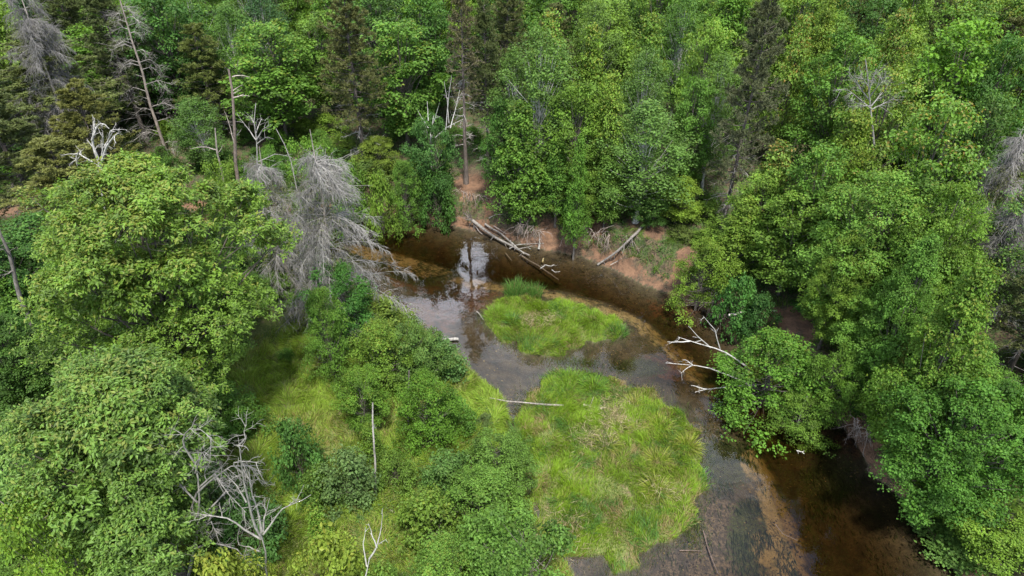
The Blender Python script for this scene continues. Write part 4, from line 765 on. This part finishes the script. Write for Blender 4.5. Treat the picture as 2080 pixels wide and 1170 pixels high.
log('dark thin branch lying on the muddy bed at the bottom edge', [(1428, 1078, .03), (1440, 1120, .04), (1458, 1165, .05)], .045, .03, (.10, .07, .055, 1), 522, 3)
log('short dark stick beside the island tip on the mud', [(1380, 1118, .03), (1425, 1119, .05)], .03, .02, (.12, .085, .065, 1), 523)
log('twisted dark branch on the sandy bed of the lower river', [(1575, 1065, .02), (1590, 1085, .02), (1620, 1098, .02)], .03, .012, (.09, .06, .045, 1), 524, 6, sl=(.1, .4))
log('thin bleached twig beside the foot of the leaning log', [(1240, 538, .35), (1256, 530, .6), (1262, 525, .7)], .03, .02, SILV, 525)
log('curved pale root arching out of the grassy bank behind the driftwood', [(993, 443, 1.3), (1006, 436, 1.7), (1022, 435, 1.7)], .035, .015, GREY, 526, 2)
log('white twig bundle stranded against the small island', [(968, 632, .1), (976, 640, .15), (982, 650, .1)], .03, .02, SILV, 527, 6, sl=(.15, .4), name='driftwood')
log('grey stick lying on the grass near the bottom bushes', [(775, 1025, .9), (800, 1040, .9), (830, 1060, .9)], .02, .012, (.38, .33, .27, 1), 528, 3)
log('long thin twig crossing the grass below the dusty shrub', [(668, 1030, .9), (690, 1045, .95), (715, 1057, .9)], .018, .01, (.42, .37, .3, 1), 529, 2)
# exposed roots hanging from the undercut bank
def roots(label, u0, v0, u1, v1, n, seed, z=1.7):
    rng = np.random.default_rng(seed); a = on_z(float(u0), float(v0), z); b_ = on_z(float(u1), float(v1), z); s = a+(b_-a)*rng.random((n, 1)); s[:, 2] += rng.normal(0, .15, n); o_ = a.copy(); dv = nrm((np.array([0, 0, CAMZ])-a)[None])*[1, 1, 0]
    P = grow(rng, s-o_, dv*.6+rng.normal(0, .5, (n, 3))+[0, 0, -.3], rng.uniform(.6, 1.7, n), 7, .22, -.16); g = Geo().add(*tubes(P, taper(rng.uniform(.012, .035, n), 7, .25), 4)); s2, d2, _, _ = kids(rng, P, 3, .3, 1, .6); P2 = grow(rng, s2, d2, rng.uniform(.2, .6, len(s2)), 4, .2, -.1); g.add(*tubes(P2, taper(np.full(len(P2), .009), 4, .4), 3))
    o2 = obj('exposed_root', g.mesh('exposed_root', True), M_DEAD, None, (.27, .22, .19, 1)); o2.location = o_; tag(o2, label, 'roots')
roots('brown roots dangling from the undercut bank below the stub tree', 1050, 455, 1100, 470, 46, 601)
roots('thin roots hanging over the bank beyond the leaning log', 1335, 480, 1385, 505, 36, 602)
roots('grey roots spilling down beneath the dark drooping bush', 1440, 590, 1480, 625, 46, 603)
roots('fine roots in the shaded bank behind the pool', 1735, 850, 1770, 880, 26, 604)
roots('pale roots hanging from the sod over the bare red bank', 1150, 466, 1240, 476, 50, 605, 2.3)
roots('roots trailing down the red sand scar below the thin bare-trunked pine', 925, 385, 990, 400, 40, 606, 2.4)
roots('fine roots fringing the sod above the foot of the leaning log', 1270, 478, 1330, 492, 34, 607, 2.2)
# ------------------------------------------------------------------ grass
def grass(name, label, P, z, dr, ln, wd, col, seed, tint=None, tip=None, kind='stuff', droop=.6, cat=None, parent=None, loc=(0, 0, 0)):
    rng = np.random.default_rng(seed); n = len(P); b = np.column_stack([P, z])-np.array(loc); d = np.column_stack([dr, np.ones(n)]); d = nrm(d); ln = ln[:, None]; h = nrm(np.column_stack([dr, np.zeros(n)])+1e-6)
    s = nrm(np.cross(d, rng.normal(size=d.shape)+[0, 0, .2]))*wd[:, None]*.5; amt = np.linalg.norm(dr, axis=1)[:, None]
    m1 = b+d*ln*.5; m2 = m1+nrm(d+h*amt*droop-[0, 0, 0]*1)*ln*.28; tp = m2+nrm(d*.6+h*amt*droop*1.8-np.array([0, 0, .5])*amt*droop)*ln*.25
    V = np.stack([b-s, b+s, m1+s*.9, m1-s*.9, m2+s*.6, m2-s*.6, tp+s*.1, tp-s*.1], 1).reshape(-1, 3); i = np.arange(n)[:, None]*8; Q = np.stack([i+[0, 1, 2, 3], i+[3, 2, 4, 5], i+[5, 4, 6, 7]], 1).reshape(-1, 4)
    t = np.clip((tint if tint is not None else .5)+rng.normal(0, .24, n), 0, 1); tp_ = (tip if tip is not None else 0)*np.ones(n); tp_ = (rng.random(n) < tp_)*rng.uniform(.4, 1, n)
    o_ = obj(name, Geo().add(V, Q, tint=np.repeat(t, 3), tip=np.repeat(tp_, 3)).mesh(name), M_GRASS, parent, col)
    o_.location = loc if parent is None else (0, 0, 0); return tag(o_, label, cat, kind=kind)
grng = np.random.default_rng(17)
def scatter(poly, n, pad=.0):
    lo, hi_ = poly.min(0), poly.max(0); P = grng.uniform(lo, hi_, (int(n*1.7), 2)); return P[inside(P, poly)][:n]
def flow(P, s=.45, a=.9):
    e = fbm(P[:, 0], P[:, 1], s, 2)*12.5; cl = vnoise(P[:, 0]*1.7+5, P[:, 1]*1.7)*9; m = a*(.35+vnoise(P[:, 0]*1.3, P[:, 1]*1.3+9)); return np.stack([np.cos(e+cl*.3), np.sin(e+cl*.3)], 1)*m[:, None]+grng.normal(0, .28, P.shape)
def clump(P, d):
    c = vnoise(P[:, 0]*2.1, P[:, 1]*2.1); return c
def shore(P, poly): d, _ = seg_d(P, poly); return d
for nm, lab, poly, n, sd_ in (('sedge_grass', 'bright sedge covering the small island in mid-river', ISL1, 52000, 31), ('sedge_grass', 'yellow-green sedge covering the large island', ISL2, 120000, 32)):
    P = scatter(poly, n); d = shore(P, poly); c = clump(P, d); z = terrain(P)[0]; big = vnoise(P[:, 0]*.55+3, P[:, 1]*.55); keep = grng.random(len(P)) < .45+.7*c
    P, d, c, z, big = P[keep], d[keep], c[keep], z[keep], big[keep]; ln = (.24+.40*c)*(.55+.5*ss(0, 1.0, d))*grng.uniform(.7, 1.25, len(P))
    low = blobs(P, [(1240, 1060, 150, 90), (1180, 1000, 90, 60), (1100, 930, 40, 90)], 0) if nm and poly is ISL2 else np.zeros(len(P)); ln = ln*(1-.45*low)*(.65+.7*big); thin = grng.random(len(P)) < 1-.55*ss(.45, .7, vnoise(P[:, 0]*1.1+60, P[:, 1]*1.1))-.35*ss(.5, 0, d)*ss(.4, .6, vnoise(P[:, 0]*.8+8, P[:, 1]*.8)); P, d, c, z, big, ln, low = (q[thin] for q in (P, d, c, z, big, ln, low))
    grass(nm, lab, P, z-.02, flow(P, .4, .75)*(1-.4*low[:, None]), ln, np.full(len(P), .018)*grng.uniform(.7, 1.5, len(P)), (.15, .245, .018, .9) if poly is ISL1 else (.155, .25, .018, .9), sd_, tint=.05+.5*c+.45*big, tip=.07+.13*ss(.5, .8, vnoise(P[:, 0]*.9+31, P[:, 1]*.9))+.05*ss(.6, 0, d))
def patchy(poly, n, sx, lo): 
    P = scatter(poly, n); m_ = vnoise(P[:, 0]*.75+sx, P[:, 1]*.75+sx); P = P[m_ > lo+grng.normal(0, .05, len(P))]; return P, terrain(P)[0]
for nm, lab, n, sx, lo, ln0, col_, tp0 in (('dead_sedge', 'straw-brown dead sedge among the green of the islands', 26000, 71., .60, .42, (.27, .215, .10, .5), .6), ('dark_rush', 'darker green rushes in patches on the islands', 20000, 123., .62, .6, (.085, .18, .03, .2), .05)):
    q = [patchy(ISL2, n, sx, lo), patchy(ISL1, n//3, sx, lo)]; P = np.concatenate([a[0] for a in q]); z = np.concatenate([a[1] for a in q])
    grass(nm, lab, P, z-.02, flow(P, .6, .9), ln0*grng.uniform(.6, 1.25, len(P)), np.full(len(P), .02)*grng.uniform(.6, 1.4, len(P)), col_, int(sx), tip=tp0)
# meadow on the near bank, with marsh strip by the channel
MEAD = W2([(340, 800), (430, 740), (560, 700), (640, 640), (720, 580), (790, 620), (850, 670), (930, 735), (985, 778), (1020, 800), (1038, 850), (1045, 905), (1068, 965), (1095, 1055), (1135, 1120), (1175, 1190), (1180, 1350), (900, 1500), (500, 1500), (200, 1400), (250, 1000)])
P = scatter(MEAD, 330000); tz, d, _, _ = terrain(P); c = clump(P, d); big = vnoise(P[:, 0]*.4+3, P[:, 1]*.4); keep = (d > .02) & (grng.random(len(P)) < .28+1.0*c*ss(.25, .55, big+.25*c)+.3*ss(3, 0, d)); P, tz, d, c, big = P[keep], tz[keep], d[keep], c[keep], big[keep]
marsh = blobs(P, [(985, 820, 60, 60)], .2)
grass('meadow_grass', 'long soft grass of the near-bank clearing', P, tz-.02, flow(P, .4, .8), (.22+.34*c+.25*marsh)*grng.uniform(.7, 1.3, len(P)), np.full(len(P), .021)*grng.uniform(.6, 1.6, len(P)), (.19, .285, .034, .9), 33, tint=.2+.35*c+.25*big+.2*marsh, tip=.12+.3*ss(.5, .25, big)*(1-marsh))
# far bank slope grass
cand = np.column_stack([grng.uniform(-30, 30, 420000), grng.uniform(16, 62, 420000)]); cand = cand[(fbm(cand[:, 0], cand[:, 1], .5, 2) > .38)]; tz, d, i_, o_ = terrain(cand); br = blobs(cand, [(a, b, c*1.1, d_*1.1) for a, b, c, d_ in BARE], 1.2)
k = o_ & (d > .9) & (d < 5.5) & (br < .35+.5*grng.random(len(cand))) & ~i_; P = cand[k]; tz = tz[k]; c = clump(P, None)
grass('bank_grass', 'green grass on the slope of the far bank', P, tz-.02, flow(P, .4, .8), (.2+.35*c)*grng.uniform(.7, 1.3, len(P)), np.full(len(P), .02)*grng.uniform(.7, 1.5, len(P)), (.10, .19, .022, .6), 34, tint=.2+.5*c, tip=.1)
# reeds standing in shallow water round the islands
P = []
for poly, n in ((ISL1, 2600), (ISL2, 4600)):
    q = poly[grng.integers(0, len(poly), n)]+grng.normal(0, .38, (n, 2)); P.append(q)
cc_ = on_z(1062, 880, 0)[:2]; P.append(cc_+grng.normal(0, 1, (2600, 2))*[.35, 1.2]); cc_ = on_z(1080, 990, 0)[:2]; P.append(cc_+grng.normal(0, 1, (1500, 2))*[.3, .9]); cc_ = on_z(1165, 735, 0)[:2]; P.append(cc_+grng.normal(0, 1, (900, 2))*[1.3, .3])
cc_ = on_z(1400, 1060, 0)[:2]; P.append(cc_+grng.normal(0, 1, (1500, 2))*[.4, .9])
P = np.concatenate(P); tz, d, _, _ = terrain(P); k = d < .1; P, tz = P[k], tz[k]
grass('water_sedge', 'sparse thin sedge blades standing in the shallow water', P, tz, grng.normal(0, .22, P.shape), -tz+grng.uniform(.12, .4, len(P)), np.full(len(P), .012), (.085, .135, .03, .6), 35, tint=.4, tip=.15)
# cattails and tussocks one can count
def tuft(name, label, cat, u, v, n, rad_, ln, sprd, col, tip, seed, group=None, wd=.02, z=None):
    r_ = np.random.default_rng(seed); c = on_z(float(u), float(v), .25)[:2]; a = r_.uniform(0, 6.283, n); q = rad_*np.sqrt(r_.random(n)); P = c+np.stack([np.cos(a), np.sin(a)], 1)*q[:, None]; h = terrain(P)[0]
    g0 = (c[0], c[1], gz(*c)); grass(name, label, P, np.maximum(h, -.05)-.02, np.stack([np.cos(a), np.sin(a)], 1)*(q/rad_)[:, None]*sprd+r_.normal(0, .15, (n, 2)), ln*r_.uniform(.6, 1.15, n), np.full(n, wd)*r_.uniform(.7, 1.3, n), (*col, .9), seed, tint=.55, tip=tip, kind=None, cat=cat, loc=g0, droop=.9)
YG, BG = (.22, .27, .035), (.085, .185, .035)
for a in ((1048, 592, 'tall blue-green cattail stand at the far tip of the small island', 420, .8, 1.15, .25, BG), (1085, 598, 'second cattail stand beside the tallest one on the small island', 300, .55, 1.1, .25, BG), (1135, 632, 'blue-green reed tuft in the middle of the small island', 260, .5, .7, .7, BG), (1040, 655, 'blue-green reed tuft on the near side of the small island', 220, .42, .7, .7, BG),
          (1255, 672, 'dark reed tuft trailing off the downstream tip of the small island', 300, .6, .6, .6, BG)):
    tuft('reed_tuft', a[2], 'reeds', a[0], a[1], a[3], a[4], a[5], a[6], a[7], .05, 700+a[0], wd=.026)
for a in ((1335, 940, 'spiky yellow tussock on the large island, upper one of the lower pair'), (1335, 1000, 'spiky yellow tussock on the large island, lower one of the pair'), (1340, 870, 'pale yellow tussock near the water side of the large island'), (1290, 830, 'yellow-green tussock at the upper shoulder of the large island'),
          (1395, 905, 'yellow tussock at the river edge of the large island'), (1255, 870, 'straw-coloured tussock beside the rotten log end'), (1230, 905, 'low straw tussock in the middle of the large island')):
    tuft('grass_tussock', a[2], 'tussock', a[0], a[1], 420, .55, .75, 1.5, YG, .22, 800+a[0]+a[1], 'yellow tussocks on the large island', wd=.024)
for a in ((1160, 775, 'lush bright green tussock at the upstream tip of the large island'), (1205, 790, 'bright green tussock right behind the upstream tip of the large island'), (1150, 800, 'bright tussock next to the bridging log'), (1010, 640, 'bright tussock at the upstream end of the small island'), (1150, 640, 'lime tussock on the small island nearest the dark channel'), (1200, 650, 'lime tussock in the downstream half of the small island')):
    tuft('grass_tussock', a[2], 'tussock', a[0], a[1], 520, .75, .7, 1.1, (.15, .27, .025), .05, 900+a[0]+a[1], wd=.022)
# ------------------------------------------------------------------ undergrowth: leafy ground cover
def cover(name, label, P, h, leaf, col, seed, k=10):
    r_ = np.random.default_rng(seed); z = terrain(P)[0]; c = np.repeat(np.column_stack([P, z+h*r_.random(len(P))**.7]), k, 0); c += r_.normal(0, 1, c.shape)*[leaf*1.6, leaf*1.6, leaf*.8]; nr = r_.normal(0, .5, c.shape)+[0, 0, 1]; ld = r_.normal(size=c.shape)*[1, 1, .3]
    V, Q = leaves(r_, c, ld, nr, leaf*r_.uniform(.6, 1.3, len(c)), np.full(len(c), leaf*.6)); tn = np.clip(.5+np.repeat(r_.normal(0, .15, len(P)), k)+r_.normal(0, .15, len(c)), 0, 1); o_ = obj(name, Geo().add(V, Q, tint=tn, tip=(r_.random(len(c)) < .1)*.7).mesh(name), M_LEAF, None, col); tag(o_, label, kind='stuff')
cand = np.column_stack([grng.uniform(-70, 70, 60000), grng.uniform(14, 92, 60000)]); cand = cand[np.abs(cand[:, 0]) < cand[:, 1]*.85+8]; _, d, i_, o_ = terrain(cand); br = blobs(cand, [(a, b, c*1.2, d_*1.2) for a, b, c, d_ in BARE], 1.2); nz = fbm(cand[:, 0]+70, cand[:, 1], .7, 2)
k = o_ & (d > .9) & ~i_ & (br < .25) & (nz > .36); cover('undergrowth', 'ferns and seedlings carpeting the forest floor and bank', cand[k], .45, .15, (.05, .115, .022, .4), 41)
cand = np.column_stack([grng.uniform(-40, 4, 22000), grng.uniform(8, 52, 22000)]); _, d, i_, o_ = terrain(cand); nz = fbm(cand[:, 0]+20, cand[:, 1], .6, 2); uu, vv, _ = proj(np.column_stack([cand, 0*d]))
k = ~o_ & ~i_ & (d > .3) & (nz > .5) & ~((uu > 440) & (uu < 700) & (vv > 760) & (vv < 960)); cover('undergrowth', 'leafy herbs growing through the near-bank grass', cand[k], .3, .085, (.075, .145, .028, .4), 42, 12)
# dead straw littering the large island near the rotten log
def straw(u, v, n, r, seed):
    r_ = np.random.default_rng(seed); P = on_z(u, v, .3)[:2]+r_.normal(0, r, (n, 2)); z = terrain(P)[0]+r_.uniform(.1, .45, n); a = r_.uniform(0, 6.28, n); V, Q = leaves(r_, np.column_stack([P, z]), np.stack([np.cos(a), np.sin(a), r_.normal(0, .15, n)], 1), r_.normal(0, .3, (n, 3))+[0, 0, 1], r_.uniform(.2, .6, n), np.full(n, .018)); return V, Q, n
g = Geo()
for u, v, n, r, s_ in ((1255, 845, 1300, .6, 1), (1225, 880, 500, .6, 2), (1190, 905, 300, .6, 3), (1350, 1000, 200, .5, 4), (1150, 1080, 260, .8, 5), (1075, 655, 160, .3, 6), (1120, 650, 160, .4, 7)):
    V, Q, n = straw(u, v, n, r, s_); g.add(V, Q, tint=np.random.default_rng(s_).random(n), tip=np.zeros(n))
tag(obj('straw_litter', g.mesh('straw_litter'), M_GRASS, None, (.33, .27, .16, 0)), 'dry flattened straw lying among the island sedge', kind='stuff')

# ------------------------------------------------------------------ things lying on the river bed
r_ = np.random.default_rng(77); P = np.column_stack([r_.uniform(-16, 26, 60000), r_.uniform(13, 54, 60000)]); h, d, i_, o_ = terrain(P); k = (d < -.15); P, h = P[k], h[k]; m_ = fbm(P[:, 0]+5, P[:, 1], .6, 3); k = r_.random(len(P)) < ss(.35, .65, m_); P, h = P[k][:15000], h[k][:15000]; n = len(P)
a = r_.uniform(0, 6.28, n); ln = r_.uniform(.05, .22, n); V, Q = leaves(r_, np.column_stack([P, h+.015]), np.stack([np.cos(a), np.sin(a), r_.normal(0, .08, n)], 1), r_.normal(0, .2, (n, 3))+[0, 0, 1], ln, ln*r_.uniform(.15, .6, n))
tag(obj('sunken_litter', Geo().add(V, Q, tint=r_.random(n), tip=(r_.random(n) < .25)*1.).mesh('sunken_litter'), M_GRASS, None, (.05, .036, .022, .6)), 'waterlogged leaves and twigs lying on the river bed', kind='stuff')
P = np.column_stack([r_.uniform(-16, 26, 160000), r_.uniform(13, 54, 160000)]); h, d, i_, o_ = terrain(P); wz = blobs(P, WEED); m_ = fbm(P[:, 0]+25, P[:, 1], .9, 3); k = (d < -.2) & (r_.random(len(P)) < (wz*.9+.12)*ss(.42, .62, m_)); P, h = P[k][:16000], h[k][:16000]; n = len(P)
mid = MID; dd, _ = seg_d(P, mid, False); tang = np.zeros((n, 2)); best = np.full(n, 1e9)
for a_, b_ in zip(mid[:-1], mid[1:]):
    c_ = (a_+b_)/2; q = np.hypot(*(P-c_).T); m2 = q < best; best[m2] = q[m2]; tang[m2] = (b_-a_)/np.linalg.norm(b_-a_)
V, Q = leaves(r_, np.column_stack([P, np.minimum(h+.04, -.03)]), np.column_stack([tang+r_.normal(0, .25, (n, 2)), r_.uniform(0, .12, n)]), r_.normal(0, .2, (n, 3))+[0, 0, 1], r_.uniform(.2, .6, n), np.full(n, .03))
tag(obj('water_weed', Geo().add(V, Q, tint=r_.random(n), tip=np.zeros(n)).mesh('water_weed'), M_GRASS, None, (.035, .045, .015, 0)), 'dark water weed streaming with the current on the river bed', kind='stuff')
